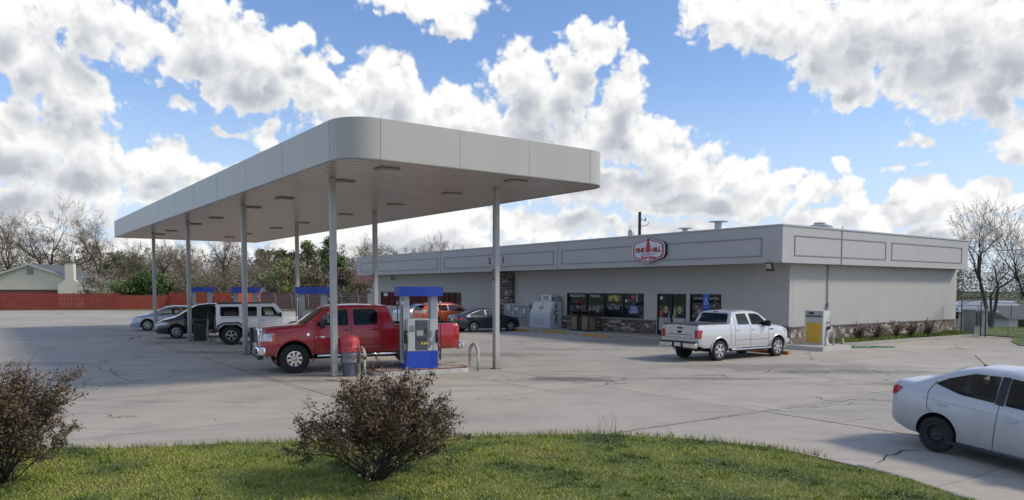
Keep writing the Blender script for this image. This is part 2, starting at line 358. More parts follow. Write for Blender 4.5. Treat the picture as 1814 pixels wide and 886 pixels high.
    if sp.get('see'):
        cb = MB(); cb.mi = 1; T = Matrix(((1, 0, 0, 0), (0, 0, 1, 0), (0, 1, 0, 0), (0, 0, 0, 1)))
        for nm, poly, m_ in sp['side']:
            if m_ is not M_GLASSL: continue
            c = Vector((sum(p[0] for p in poly) / len(poly), sum(p[1] for p in poly) / len(poly)))
            cb.prism([tuple(c + (Vector(p) - c) * .965) for p in poly], -1.6, 1.6, T)
        cut = cb.build('cutter', [M_UNDER, M_UNDER]); md = o.modifiers.new('cut', 'BOOLEAN'); md.operation = 'DIFFERENCE'; md.object = cut; md.solver = 'EXACT'
        bpy.context.view_layer.update()
        me3 = bpy.data.meshes.new_from_object(o.evaluated_get(bpy.context.evaluated_depsgraph_get())); me3.name = 'body'; o.modifiers.clear(); o.data = me3; bpy.data.meshes.remove(me2)
        cm = cut.data; bpy.data.objects.remove(cut); bpy.data.meshes.remove(cm)
        bm = bmesh.new(); bm.from_mesh(me3)
        for e in bm.edges:
            if len(e.link_faces) == 2 and e.calc_face_angle(0) > .45: e.smooth = False
        bm.to_mesh(me3); bm.free()
    return o, tree
def project(tree, poly, axis, sign, off=.007, step=.09, origin=3.0):
    """lay a flat outline onto the body: axis 'y' (side view, x z), 'x' (front or rear view, y z), 'z' (from above, x y)"""
    b = bmesh.new(); b.faces.new([b.verts.new((p[0], p[1], 0)) for p in poly])
    xs = [p[0] for p in poly]; ys = [p[1] for p in poly]
    for d, lo, hi in ((0, min(xs), max(xs)), (1, min(ys), max(ys))):
        k = int((hi - lo) / step)
        for i in range(1, k + 1):
            co = [0, 0, 0]; co[d] = lo + (hi - lo) * i / (k + 1); no = [0, 0, 0]; no[d] = 1
            bmesh.ops.bisect_plane(b, geom=b.verts[:] + b.edges[:] + b.faces[:], plane_co=co, plane_no=no)
    bad = []
    for v in b.verts:
        u, w = v.co.x, v.co.y
        if axis == 'y': o, d = Vector((u, sign * origin, w)), Vector((0, -sign, 0))
        elif axis == 'x': o, d = Vector((sign * 9.0, u, w)), Vector((-sign, 0, 0))
        else: o, d = Vector((u, w, origin + 2)), Vector((0, 0, -1))
        h, n, i, t = tree.ray_cast(o, d)
        if h is None: bad.append(v); continue
        if n.dot(d) > 0: n = -n
        v.co = h + n * off - d * off * .5
    if bad: bmesh.ops.delete(b, geom=bad, context='VERTS')
    for f in b.faces: f.smooth = True
    return b
def proj_part(name, tree, polys, axis, sign, m, parent, off=.007, step=.09, both=False):
    big = bmesh.new()
    for p in polys:
        for s in ((sign, -sign) if both else (sign,)):
            q = project(tree, p, axis, s, off, step)
            me = bpy.data.meshes.new('t'); q.to_mesh(me); q.free(); big.from_mesh(me); bpy.data.meshes.remove(me)
    me = bpy.data.meshes.new(name); big.normal_update(); big.to_mesh(me); big.free(); me.materials.append(m)
    return link(bpy.data.objects.new(name, me), parent)
def strip(x0, z0, x1, z1, w=.012):
    d = Vector((x1 - x0, z1 - z0)); n = Vector((-d.y, d.x)).normalized() * w / 2
    return [(x0 + n.x, z0 + n.y), (x1 + n.x, z1 + n.y), (x1 - n.x, z1 - n.y), (x0 - n.x, z0 - n.y)]
def make_wheel(r, w, rr, spokes, m_rim, parent, pos, side, style='spoke', sw=.045, steer=0.0):
    """tyre with a child rim; side = +1/-1 is the outward y"""
    T = Matrix.Rotation(-side * math.pi / 2, 4, 'X')   # local z -> outward
    t = MB()
    prof = [(rr - .005, -w / 2 + .02), (r * .86, -w / 2), (r * .96, -w / 2 + .012), (r, -w / 2 + .05), (r, w / 2 - .05), (r * .96, w / 2 - .012), (r * .86, w / 2), (rr + .012, w / 2 - .006), (rr - .005, w / 2 - .03)]
    t.lathe(prof, 36, T, cap=False)
    for k in range(40):                     # tread blocks
        a = 2 * math.pi * k / 40
        for zz in (-w * .33, w * .33):
            t.box((0, 0, 0), (.012, r * .08, w * .26), M=T @ Matrix.Rotation(a, 4, 'Z') @ Matrix.Translation((r + .002, 0, zz)))
    o = t.build('wheel', M_TYRE, parent)
    o.location = pos; o.rotation_euler = (0, 0, steer)
    q = MB()
    q.lathe([(rr, -w / 2 + .04), (rr, w / 2 - .012), (rr - .018, w / 2 - .008), (rr - .03, w / 2 - .03), (rr - .035, w * .1)], 32, T, cap=False)
    q.mi = 1; q.lathe([(0, w * .02), (rr - .03, w * .02)], 24, T, cap=False)
    q.mi = 0
    if style == 'steel':
        q.lathe([(0, w / 2 - .03), (rr * .2, w / 2 - .03), (rr * .3, w / 2 - .05), (rr * .62, w / 2 - .045), (rr * .8, w / 2 - .07), (rr - .03, w / 2 - .05)], 24, T, cap=False)
        q.mi = 1
        for k in range(10):
            a = 2 * math.pi * k / 10; q.box((rr * .55 * math.cos(a), rr * .55 * math.sin(a), w / 2 - .043), (rr * .14, rr * .14, .006), rz=a, M=T)
    else:
        for k in range(spokes):
            a = 2 * math.pi * (k + .25) / spokes
            if style == 'split':
                for d in (-.16, .16):
                    q.prism([(rr * .15, -sw * .35), (rr * .15, sw * .35), (rr * .95, sw * .35 + d * rr), (rr * .95, -sw * .35 + d * rr)], w / 2 - .06, w / 2 - .02, T @ Matrix.Rotation(a, 4, 'Z'))
            else:
                q.prism([(rr * .12, -sw * .7), (rr * .12, sw * .7), (rr * .6, sw * .42), (rr * .96, sw * .85), (rr * .96, -sw * .85), (rr * .6, -sw * .42)], w / 2 - .065, w / 2 - .018, T @ Matrix.Rotation(a, 4, 'Z'))
        q.lathe([(rr * .22, w / 2 - .07), (rr * .2, w / 2 - .015), (rr * .1, w / 2 + .002), (0, w / 2 + .002)], 18, T, cap=False)
    q.build('rim', [m_rim, M_UNDER, M_CHROME], o)
    return o
def side_parts(car, tree, sp):
    for side in (-1, 1):
        if sp.get('seen') and side != sp['seen'] and sp.get('seen_only'): pass
    for s in (-1, 1):
        for name, poly, m in sp.get('side', []):
            proj_part(name, tree, [poly], 'y', s, M_CLEAR if (sp.get('see') and m is M_GLASSL) else m, car)
        if sp.get('seams'): proj_part('panel_seam', tree, [strip(*q) for q in sp['seams']], 'y', s, M_SEAM, car, off=.004, step=.12)
        for (hx, hz) in sp.get('handles', []):
            h, n, i, t = tree.ray_cast(Vector((hx, s * 3, hz)), Vector((0, -s, 0)))
            if h is None: continue
            q = MB(); q.tube([(hx - .09, h.y, hz), (hx - .075, h.y + s * .035, hz + .003), (hx + .075, h.y + s * .035, hz + .003), (hx + .09, h.y, hz)], .013, 8)
            q.build('door_handle', sp.get('handle_mat', sp['paint']), car)
        if sp.get('mirror'):
            mx, mz, ml = sp['mirror']
            h, n, i, t = tree.ray_cast(Vector((mx, s * 3, mz)), Vector((0, -s, 0)))
            y = h.y if h else s * sp['hw']
            q = MB(); q.box((mx + .03, y + s * (.13 + ml / 2), mz + .05), (.13, .2 + ml, sp.get('mirror_h', .17)), bevel=.035)
            q.box((mx + .02, y + s * .05, mz - .01), (.06, .14, .05), bevel=.01)
            mo = q.build('wing_mirror', sp.get('mirror_mat', M_BLACK), car)
def make_car(name, sp, loc, yaw, label, cat, group=None, scale=1.0, pitch=0.0):
    """origin on the ground under the rear axle, nose along +x"""
    car = empty(name, loc, 0, label, cat, group)
    car.rotation_euler = (Matrix.Rotation(yaw, 4, 'Z') @ Matrix.Rotation(pitch, 4, 'Y')).to_euler(); car.scale = (scale,) * 3
    body, tree = body_mesh(sp); body.parent = car
    side_parts(car, tree, sp)
    for name_, polys, axis, sign, m in sp.get('parts', []):
        proj_part(name_, tree, polys, axis, sign, m, car)
    for sx_, sz_ in sp.get('seats', []):
        for s in (-1, 1):
            q = MB(); q.box((sx_, s * sp['hw'] * .42, sz_ - .16), (.14, .44, .30), bevel=.05); q.box((sx_ - .02, s * sp['hw'] * .42, sz_ + .06), (.10, .24, .18), bevel=.04); q.build('seat', M_SEAT, car)
    wr, ww, rr = sp['wr'], sp['ww'], sp['rr']
    for wx in (0, sp['wb']):
        for s in (-1, 1):
            make_wheel(wr, ww, rr, sp.get('spokes', 5), sp.get('rim', M_RIM), car, (wx, s * (sp['hw'] - ww / 2 - sp.get('wheel_in', .015)), wr), s, sp.get('rim_style', 'spoke'), sp.get('sw', .05))
    q = MB()                                    # axles, sills and floor seen under the body
    for wx in (0, sp['wb']): q.tube([(wx, -sp['hw'] + .2, wr), (wx, sp['hw'] - .2, wr)], .06, 8)
    q.box((sp['wb'] / 2, 0, wr + .02), (sp['wb'] + .6, sp['hw'] * 1.1, .16)); q.build('chassis', M_UNDER, car)
    return car, tree
def paint(name, col, metal=0.0, vary=.03, rough=.28, dirt=None, col2=None):
    return mat(name, col, rough, metal, vary=vary, vscale=2.5, coat=.7, dirt=dirt)

def P4(x0, z0, x1, z1): return [(x0, z0), (x1, z0), (x1, z1), (x0, z1)]
CY = R(25.3)                                    # heading of the pump lanes
# ---- red crew-cab pickup at the nearest pump (nose to the left)
red = paint('red_truck_paint', (.42, .010, .016), .0, rough=.3, dirt=.55)
ram = dict(see=True, seats=[(2.45, 1.62)], paint=red, x0=-1.22, x1=5.02, wb=4.07, hw=1.01, wr=.435, ww=.32, rr=.235, arch=.53, n=130, wheel_in=-.05,
    top=[(-1.22, 1.36), (-1.15, 1.41), (.98, 1.41), (1.02, 1.45), (1.09, 1.96), (1.22, 2.01), (2.0, 2.035), (2.75, 2.02), (3.05, 1.96), (3.72, 1.47), (3.85, 1.43), (4.5, 1.385), (4.88, 1.33), (4.98, 1.24), (5.02, 1.02)],
    bot=[(-1.22, .62), (-1, .58), (.6, .55), (3.3, .55), (4.6, .52), (5.02, .56)], belt=[(-2, 1.33), (1.1, 1.33), (3.6, 1.34), (5, 1.05)],
    plan=[(-1.22, .96), (-1.0, 1.0), (3.2, 1.0), (4.5, .99), (4.88, .95), (5.02, .87)], rz=[(0, .05), (1.0, .05), (1.2, .07), (3, .07), (3.7, .10), (5, .14)], rc=[(0, .06), (1.0, .06), (1.15, .12), (3, .14), (3.7, .25), (5, .25)],
    bed=(-1.12, .94, .82, .85), tumble=.30, handle_mat=M_BLACK,
    side=[('window', round_poly([(1.52, 1.43), (1.50, 1.80), (1.60, 1.91), (2.27, 1.91), (2.27, 1.41)], .05), M_GLASS), ('window', round_poly([(2.42, 1.41), (2.42, 1.91), (2.86, 1.89), (3.05, 1.83), (3.42, 1.45), (3.42, 1.42)], .04), M_GLASSL)],
    seams=[(1.40, .62, 1.40, 1.92), (2.345, .6, 2.345, 1.95), (3.48, .58, 3.48, 1.38), (1.40, 1.95, 2.345, 1.97), (.98, .58, .98, 1.38), (1.2, .80, 3.3, .80)],
    handles=[(1.62, 1.27), (2.50, 1.27)], mirror=(3.22, 1.44, .05), mirror_h=.26,
    parts=[('windscreen', [round_poly([(-.72, 1.48), (-.6, 1.93), (.6, 1.93), (.72, 1.48)], .06)], 'x', 1, M_GLASS),
           ('rear_window', [round_poly([(-.6, 1.5), (-.55, 1.88), (.55, 1.88), (.6, 1.5)], .05)], 'x', -1, M_GLASS)],
    sw=.075, spokes=8, rim=M_CHROME)
RAMPOS = (-6.93, 23.45)
fy = Vector((-math.cos(CY), -math.sin(CY))); 
sidev = Vector((-math.sin(CY), math.cos(CY)))    # away from the camera
def rear_from_front(fx, fy_, wb, hw, k):
    c = Vector((fx, fy_)) + sidev * (hw - .12) * k; d = Vector((math.cos(CY), math.sin(CY))) * wb * k
    return c + d
k = 1.057
rp = rear_from_front(*RAMPOS, 4.07, 1.01, k)
truck, tr = make_car('pickup_truck', ram, (rp.x, rp.y, 0), CY + math.pi, 'red crew cab pickup truck with big tyres and chrome grille at the nearest pump', 'pickup truck', scale=k)
for s in (-1, 1):
    proj_part('headlight', tr, [round_poly([(s * .62, .98), (s * .62, 1.22), (s * .93, 1.2), (s * .93, .98)], .03)], 'x', 1, M_LAMP, truck)
    proj_part('headlight', tr, [round_poly([(4.66, .98), (4.66, 1.2), (4.92, 1.19), (4.98, .98)], .03)], 'y', s, M_LAMP, truck, off=.012)
    proj_part('turn_signal', tr, [round_poly([(4.62, 1.0), (4.62, 1.17), (4.71, 1.17), (4.71, 1.0)], .02)], 'y', s, M_AMBER, truck, off=.02)
    proj_part('tail_light', tr, [round_poly([(-1.2, .92), (-1.2, 1.3), (-1.1, 1.3), (-1.1, .92)], .02)], 'y', s, M_TAIL, truck, off=.01)
    proj_part('tail_light', tr, [round_poly([(s * .8, .92), (s * .8, 1.3), (s * .95, 1.3), (s * .95, .92)], .02)], 'x', -1, M_TAIL, truck, off=.01)
    # arch lip and running board
    q = MB(); q.tube([(.7, s * .98, .5), (3.4, s * .98, .5)], .045, 8); q.build('running_board', M_CHROME, truck)
    for wx in (0, 4.07):
        q = MB(); q.tube([(wx + .55 * math.cos(a), s * 1.0, .455 + .55 * math.sin(a)) for a in np.linspace(-.25, math.pi + .25, 20)], .03, 6); q.build('wheel_arch_lip', red, truck)
q = MB(); q.box((5.0, 0, .68), (.24, 1.9, .27), bevel=.06); q.mi = 1; q.box((5.02, 0, .5), (.16, 1.7, .14), bevel=.03)
for s in (-1, 1): q.lathe([(0, .02), (.07, .02), (.07, -.03)], 16, Matrix.Translation((5.13, s * .7, .68)) @ Matrix.Rotation(math.pi / 2, 4, 'Y'))
q.build('front_bumper', [M_CHROME, M_BLACK], truck)
q = MB(); q.box((-1.3, 0, .66), (.2, 1.9, .2), bevel=.04); q.build('rear_bumper', M_CHROME, truck)
q = MB(); q.box((4.99, 0, 1.09), (.14, 1.14, .52), bevel=.04); q.mi = 1
for s in (-1, 1):
    for z in (-1, 1): q.box((5.052, s * .27, 1.09 + z * .115), (.03, .45, .17), bevel=.02)
q.build('grille', [M_CHROME, M_BLACK], truck)
proj_part('bonnet_badge', tr, [round_poly([(3.62, 1.12), (3.62, 1.2), (3.70, 1.2), (3.70, 1.12)], .03)], 'y', 1, M_CHROME, truck)
proj_part('door_script', tr, [strip(2.75 + .09 * i, 1.075, 2.82 + .09 * i, 1.075, .035) for i in range(8)], 'y', 1, M_CHROME, truck)
proj_part('door_script', tr, [strip(2.75 + .09 * i, 1.075, 2.82 + .09 * i, 1.075, .035) for i in range(8)], 'y', -1, M_CHROME, truck)

# ---- silver-white crew-cab pickup by the store (seen from behind)
silver = paint('white_truck_paint', (.58, .58, .58), .3, rough=.25, dirt=.35)
f150 = dict(paint=silver, x0=-1.22, x1=4.62, wb=3.69, hw=1.01, wr=.40, ww=.27, rr=.27, arch=.49, n=124, wheel_in=.0,
    top=[(-1.22, 1.40), (-1.16, 1.44), (.62, 1.44), (.68, 1.47), (.86, 1.88), (.98, 1.93), (1.7, 1.965), (2.3, 1.955), (2.62, 1.88), (3.32, 1.42), (3.45, 1.38), (4.15, 1.30), (4.4, 1.22), (4.52, 1.1), (4.62, .95)],
    bot=[(-1.22, .62), (-.9, .52), (.5, .46), (3.2, .46), (4.3, .4), (4.62, .46)], belt=[(-2, 1.34), (1, 1.34), (3.2, 1.30), (4.6, 1.02)],
    plan=[(-1.22, .97), (-1.05, 1.0), (3, 1.0), (4.1, .99), (4.45, .92), (4.62, .78)], rz=[(0, .05), (.7, .05), (.9, .1), (2.3, .1), (3.3, .13), (5, .16)], rc=[(0, .07), (.7, .07), (.9, .17), (2.6, .17), (3.3, .26), (5, .26)], tumble=.34,
    side=[('window', round_poly([(1.12, 1.41), (1.12, 1.83), (1.72, 1.85), (1.84, 1.40)], .05), M_GLASSL), ('window', round_poly([(1.98, 1.39), (1.92, 1.84), (2.35, 1.83), (2.56, 1.78), (2.95, 1.45), (3.0, 1.33), (2.75, 1.33), (2.6, 1.38)], .04), M_GLASS)],
    seams=[(.93, .56, .93, 1.86), (1.88, .5, 1.88, 1.36), (3.05, .5, 3.05, 1.34), (.66, .56, .66, 1.40), (.95, .78, 3.0, .78)],
    handles=[(1.12, 1.2), (2.1, 1.2)], mirror=(2.8, 1.38, .06), mirror_h=.24,
    parts=[('windscreen', [round_poly([(-.7, 1.48), (-.58, 1.84), (.58, 1.84), (.7, 1.48)], .06)], 'x', 1, M_GLASS),
           ('rear_window', [round_poly([(-.74, 1.49), (-.66, 1.85), (.66, 1.85), (.74, 1.49)], .06)], 'x', -1, M_GLASS)],
    sw=.10, spokes=6)
yw = R(34.5)
px = Vector((7.75, 27.8)) + Vector((-math.sin(yw), math.cos(yw))) * .88 * .95
sv, st = make_car('pickup_truck', f150, (px.x, px.y, 0), yw, 'silver white crew cab pickup truck nosed in to the store front', 'pickup truck', scale=.95)
for s in (-1, 1):
    proj_part('tail_light', st, [round_poly([(s * .81, .92), (s * .81, 1.24), (s * .99, 1.24), (s * .99, .92)], .02)], 'x', -1, M_TAIL, sv, off=.012)
    proj_part('tail_light', st, [round_poly([(-1.215, .92), (-1.215, 1.24), (-1.02, 1.24), (-1.05, 1.12), (-1.1, 1.05), (-1.1, .92)], .02)], 'y', s, M_TAIL, sv, off=.012)
    proj_part('headlight', st, [round_poly([(4.2, 1.0), (4.15, 1.18), (4.45, 1.15), (4.53, 1.0)], .03)], 'y', s, M_LAMP, sv, off=.012)
    q = MB(); q.box((1.9, s * 1.0, .42), (2.5, .16, .06), bevel=.02); q.mi = 1; q.box((1.9, s * .93, .36), (2.4, .1, .06)); q.build('running_board', [M_CHROME, M_BLACK], sv)
    for wx in (0, 3.69):
        q = MB(); q.tube([(wx + .51 * math.cos(a), s * 1.0, .42 + .51 * math.sin(a)) for a in np.linspace(-.1, math.pi + .1, 20)], .028, 6); q.build('wheel_arch_lip', silver, sv)
q = MB(); q.box((-.27, 0, 1.455), (1.78, 1.78, .035), bevel=.01); q.box((-1.19, 0, 1.445), (.05, 1.8, .05), bevel=.01); q.build('bed_cover', mat('tonneau', (.05, .05, .052), .6), sv)
proj_part('tailgate_seam', st, [strip(-.78, .92, -.78, 1.36, .012), strip(.78, .92, .78, 1.36, .012), strip(-.6, .99, -.54, 1.05, .016), strip(.6, .99, .54, 1.05, .016), strip(-.54, 1.05, .54, 1.05, .02), strip(-.78, .92, .78, .92, .012)], 'x', -1, M_SEAM, sv, off=.004)
proj_part('tailgate_handle', st, [round_poly([(-.14, 1.27), (-.14, 1.33), (.14, 1.33), (.14, 1.27)], .02)], 'x', -1, M_BLACK, sv, off=.01)
proj_part('oval_badge', st, [[(.12 * math.cos(t), 1.15 + .05 * math.sin(t)) for t in np.linspace(0, 2 * math.pi, 18, endpoint=False)]], 'x', -1, mat('badge_blue', (.01, .02, .06), .3), sv, off=.012)
proj_part('brake_light', st, [round_poly([(-.12, 1.885), (-.12, 1.92), (.12, 1.92), (.12, 1.885)], .01)], 'x', -1, M_TAIL, sv, off=.012)
q = MB()
q.box((-1.3, 0, .76), (.16, 1.9, .05), bevel=.015); q.mi = 1
for s in (-1, 1): q.box((-1.31, s * .62, .64), (.14, .66, .22), bevel=.04)
q.mi = 0; q.box((-1.29, 0, .63), (.1, .62, .2), bevel=.02); q.tube([(-1.2, 0, .5), (-1.42, 0, .5)], .035, 8)
q.build('rear_bumper', [M_BLACK, M_CHROME], sv)
q = MB(); q.box((-1.355, 0, .66), (.015, .33, .16), bevel=.004); q.build('number_plate', M_PLATE, sv)
q = MB(); q.tube([(-1.0, -.62, .42), (-.6, -.62, .45), (.2, -.55, .45)], .04, 10); q.box((-.55, .2, .5), (.5, 1.0, .22), bevel=.05); q.build('exhaust', M_STEELRIM, sv)
for s in (-1, 1): q = MB(); q.box((-1.22, s * .9, 1.08), (.02, .01, .01)); q.build('lens_trim', M_BLACK, sv)
q = MB(); q.tube([(2.9, -.72, 1.45), (2.95, -.75, 1.5)], .008, 6); q.build('aerial', M_BLACK, sv)
proj_part('fender_badge', st, [strip(3.12 + .07 * i, 1.18, 3.165 + .07 * i, 1.18, .05) for i in range(4)], 'y', -1, M_BLACK, sv)
q = MB(); q.box((4.62, 0, .62), (.14, 1.7, .22), bevel=.05); q.build('front_bumper', M_CHROME, sv)

# ---- white saloon leaving on the near right
white = paint('white_saloon_paint', (.52, .53, .56), .0, rough=.3, vary=.03, dirt=.42)
mir = dict(see=True, seats=[(.28, 1.16), (1.22, 1.18)], paint=white, x0=-.88, x1=3.32, wb=2.55, hw=.835, wr=.288, ww=.17, rr=.185, arch=.345, n=110,
    top=[(-.88, .86), (-.86, 1.02), (-.80, 1.075), (-.52, 1.085), (-.40, 1.12), (.1, 1.385), (.45, 1.475), (.95, 1.50), (1.4, 1.475), (1.75, 1.40), (2.35, 1.06), (2.5, 1.0), (3.0, .9), (3.2, .78), (3.32, .6)],
    bot=[(-.88, .40), (-.8, .33), (-.5, .23), (.4, .19), (2.3, .19), (3.0, .2), (3.32, .26)], belt=[(-1, .99), (-.4, .985), (.3, .965), (2.2, .87), (3.3, .7)],
    plan=[(-.88, .66), (-.84, .74), (-.72, .79), (-.4, .82), (.5, .83), (2.5, .82), (3.0, .77), (3.2, .65), (3.32, .48)], rz=[(-1, .06), (-.5, .08), (.3, .1), (2, .1), (3.3, .12)], rc=[(-1, .12), (0, .17), (2, .17), (2.6, .22), (3.3, .2)], tumble=.50,
    side=[('window', round_poly([(-.14, 1.12), (.04, 1.235), (.42, 1.375), (.82, 1.395), (.86, .985), (.3, 1.015)], .035), M_GLASSL), ('window', round_poly([(.98, .975), (.94, 1.395), (1.3, 1.37), (1.55, 1.31), (2.05, .98), (2.05, .93)], .035), M_GLASSL),
          ('door_pillar', [(.855, .975), (.83, 1.395), (.95, 1.395), (.975, .965)], M_BLACK)],
    seams=[(.90, .26, .92, .98, .008), (-.2, .98, -.19, .72, .008), (-.19, .72, .07, .50, .008), (.07, .5, .34, .24, .008), (1.98, .26, 2.02, .9, .008), (.34, .24, 1.98, .26, .008), (-.2, .98, -.12, 1.16, .008)],
    handles=[(.05, .80), (1.12, .775)], mirror=(1.92, .96, .03), mirror_h=.15, mirror_mat=white,
    parts=[('windscreen', [round_poly([(-.62, 1.0), (-.5, 1.36), (.5, 1.36), (.62, 1.0)], .06)], 'x', 1, M_GLASS), ('rear_window', [round_poly([(-.56, 1.13), (-.46, 1.38), (.46, 1.38), (.56, 1.13)], .05)], 'x', -1, M_GLASS)],
    rim=M_STEELRIM, rim_style='steel')
MY = R(-60); md = Vector((math.cos(MY), math.sin(MY)))
mp = Vector((7.12, 12.30)) + Vector((-math.sin(MY), math.cos(MY))) * (.835 - .1)
mc, mt = make_car('saloon_car', mir, (mp.x, mp.y, 0.0), MY, 'white four door saloon with black steel wheels at the right edge of the lot', 'car', scale=1.0, pitch=R(4.4))
for s in (-1, 1):
    proj_part('tail_light', mt, [round_poly([(-.875, .80), (-.87, .93), (-.78, .975), (-.66, .965), (-.74, .86), (-.82, .80)], .015)], 'y', s, M_TAIL, mc, off=.012, step=.04)
    proj_part('tail_light', mt, [round_poly([(s * .5, .82), (s * .5, .93), (s * .72, .95), (s * .72, .80)], .02)], 'x', -1, M_TAIL, mc, off=.014, step=.05)
    proj_part('crease_shade_strip', mt, [strip(-.3, .86, 2.0, .80, .008)], 'y', s, mat('crease_shadow', (.36, .37, .40), .4), mc, off=.003)  # shade of the door crease, painted as a thin darker strip
q = MB(); q.tube([(.35, -.18, 1.475), (.15, -.18, 1.62)], .006, 6); q.box((.35, -.18, 1.48), (.06, .04, .02), bevel=.005); q.build('aerial', M_BLACK, mc)
q = MB(); q.box((1.2, -.80, .2), (2.0, .05, .06), bevel=.015); q.box((1.2, .80, .2), (2.0, .05, .06), bevel=.015); q.build('sill_trim', M_BLACK, mc)

# ---- white off-roader with black wheel flares
jw = paint('white_offroader_paint', (.80, .80, .81), rough=.32)
jeep = dict(see=True, seats=[(1.45, 1.5)], paint=jw, x0=-.62, x1=3.98, wb=3.0, hw=.80, wr=.42, ww=.28, rr=.235, arch=.52, n=110, sm=.03, wheel_in=-.13, square_arch=True,
    top=[(-.62, 1.2), (-.60, 1.80), (-.5, 1.85), (1.8, 1.87), (2.0, 1.84), (2.36, 1.34), (2.42, 1.26), (3.7, 1.17), (3.92, 1.12), (3.98, .9)],
    bot=[(-.62, .62), (0, .55), (3.9, .55), (3.98, .62)], belt=[(-1, 1.22), (2.4, 1.22), (4, 1.08)],
    plan=[(-.62, .77), (-.5, .79), (2.2, .78), (2.5, .72), (3.98, .58)], rz=[(0, .06)], rc=[(0, .07)], tumble=.13, handle_mat=M_BLACK, crown=[(0, .02)],
    side=[('window', round_poly([(-.44, 1.30), (-.44, 1.72), (.36, 1.72), (.36, 1.29)], .06), M_GLASS), ('window', round_poly([(.62, 1.28), (.62, 1.72), (1.14, 1.72), (1.14, 1.28)], .05), M_GLASS), ('window', round_poly([(1.32, 1.28), (1.32, 1.72), (1.85, 1.72), (2.12, 1.32), (2.12, 1.28)], .05), M_GLASSL)],
    seams=[(.5, .64, .5, 1.78), (1.23, .62, 1.23, 1.8), (2.22, .62, 2.22, 1.24), (-.4, 1.24, 2.2, 1.24)], handles=[(1.38, 1.1), (.66, 1.1)], mirror=(2.12, 1.3, .0), mirror_h=.2,
    parts=[('windscreen', [round_poly([(-.62, 1.35), (-.58, 1.8), (.58, 1.8), (.62, 1.35)], .05)], 'x', 1, M_GLASS), ('rear_window', [round_poly([(-.55, 1.3), (-.52, 1.72), (.52, 1.72), (.55, 1.3)], .05)], 'x', -1, M_GLASS)], rim_style='split', spokes=5, sw=.05)
jp = Vector((-13.35, 35.12)) + sidev * .9
jc, jt = make_car('off_road_car', jeep, (jp.x, jp.y, 0), CY, 'white boxy off-roader with black wheel flares facing right under the canopy', 'car', scale=1.05)
for s in (-1, 1):
    for wx, e in ((0, .05), (3.0, .05)):
        q = MB(); pr = [(wx - .62, .58), (wx - .56, .86), (wx - .32, 1.0), (wx + .32, 1.0), (wx + .56, .86), (wx + .62, .58)]
        T = Matrix(((1, 0, 0, 0), (0, 0, 1, 0), (0, 1, 0, 0), (0, 0, 0, 1)))
        for (a, b_) in zip(pr, pr[1:]):
            c = Vector(((a[0] + b_[0]) / 2, s * .86, (a[1] + b_[1]) / 2)); d = Vector((b_[0] - a[0], 0, b_[1] - a[1]))
            q.box((0, 0, 0), (d.length + .03, .24, .05), M=Matrix.Translation(c) @ Matrix.Rotation(-math.atan2(d.z, d.x), 4, 'Y'), bevel=.012)
        q.build('wheel_flare', M_BLACK, jc)
    q = MB(); q.box((-.62, s * .68, 1.02), (.06, .14, .24), bevel=.02); q.build('tail_light', M_TAIL, jc)
    q = MB(); q.box((1.45, s * .80, .5), (2.0, .08, .1), bevel=.02); q.build('running_board', M_BLACK, jc)
q = MB(); q.box((.65, 0, 1.885), (2.4, 1.32, .03), bevel=.01); q.build('roof_panel', M_BLACK, jc)
q = MB(); q.box((-.72, 0, .62), (.22, 1.5, .2), bevel=.04); q.build('rear_bumper', M_BLACK, jc)
q = MB(); q.box((4.05, 0, .62), (.22, 1.6, .2), bevel=.04); q.build('front_bumper', M_BLACK, jc)
sw_ = make_wheel(.40, .26, .23, 5, M_RIM, jc, (-.80, 0, 1.05), 1, 'split'); sw_.name = 'spare_wheel'; sw_.rotation_euler = (0, 0, R(90))

# ---- dark people carrier
bp = paint('black_van_paint', (.012, .014, .02), rough=.18)
van = dict(paint=bp, x0=-1.05, x1=4.05, wb=3.08, hw=.98, wr=.34, ww=.22, rr=.215, arch=.41, n=110,
    top=[(-1.05, 1.0), (-1.0, 1.5), (-.85, 1.68), (-.4, 1.745), (1.6, 1.75), (2.1, 1.68), (3.05, 1.12), (3.25, 1.05), (3.75, .92), (3.95, .8), (4.05, .6)],
    bot=[(-1.05, .4), (-.8, .28), (3.6, .22), (4.05, .28)], belt=[(-1, 1.06), (3, .98), (4, .8)], plan=[(-1.05, .8), (-.9, .92), (2.8, .97), (3.6, .9), (3.9, .76), (4.05, .55)], tumble=.36,
    side=[('window', round_poly([(-.7, 1.14), (-.6, 1.58), (.35, 1.62), (.35, 1.12)], .05), M_GLASS), ('window', round_poly([(.45, 1.11), (.45, 1.62), (1.4, 1.62), (1.4, 1.08)], .05), M_GLASS), ('window', round_poly([(1.5, 1.07), (1.5, 1.62), (2.0, 1.58), (2.75, 1.12), (2.75, 1.04)], .05), M_GLASSL)],
    seams=[(.4, .3, .4, 1.66), (1.45, .3, 1.45, 1.66), (2.7, .3, 2.72, 1.0), (-.6, 1.0, 1.45, .99)], handles=[(1.6, .95), (1.25, .95)], handle_mat=M_CHROME, mirror=(2.5, 1.08, .03),
    parts=[('windscreen', [round_poly([(-.75, 1.14), (-.62, 1.64), (.62, 1.64), (.75, 1.14)], .06)], 'x', 1, mat('windscreen_pale', (.16, .18, .19), .06, spec=.8))], rim_style='split', spokes=6, sw=.03)
vp = Vector((-17.87, 39.36)) + sidev * .9 + Vector((math.cos(CY), math.sin(CY))) * 3.08 * 1.05
vc, vt = make_car('minivan', van, (vp.x, vp.y, 0), CY + math.pi, 'black minivan facing left between two canopy columns', 'car', scale=1.05)
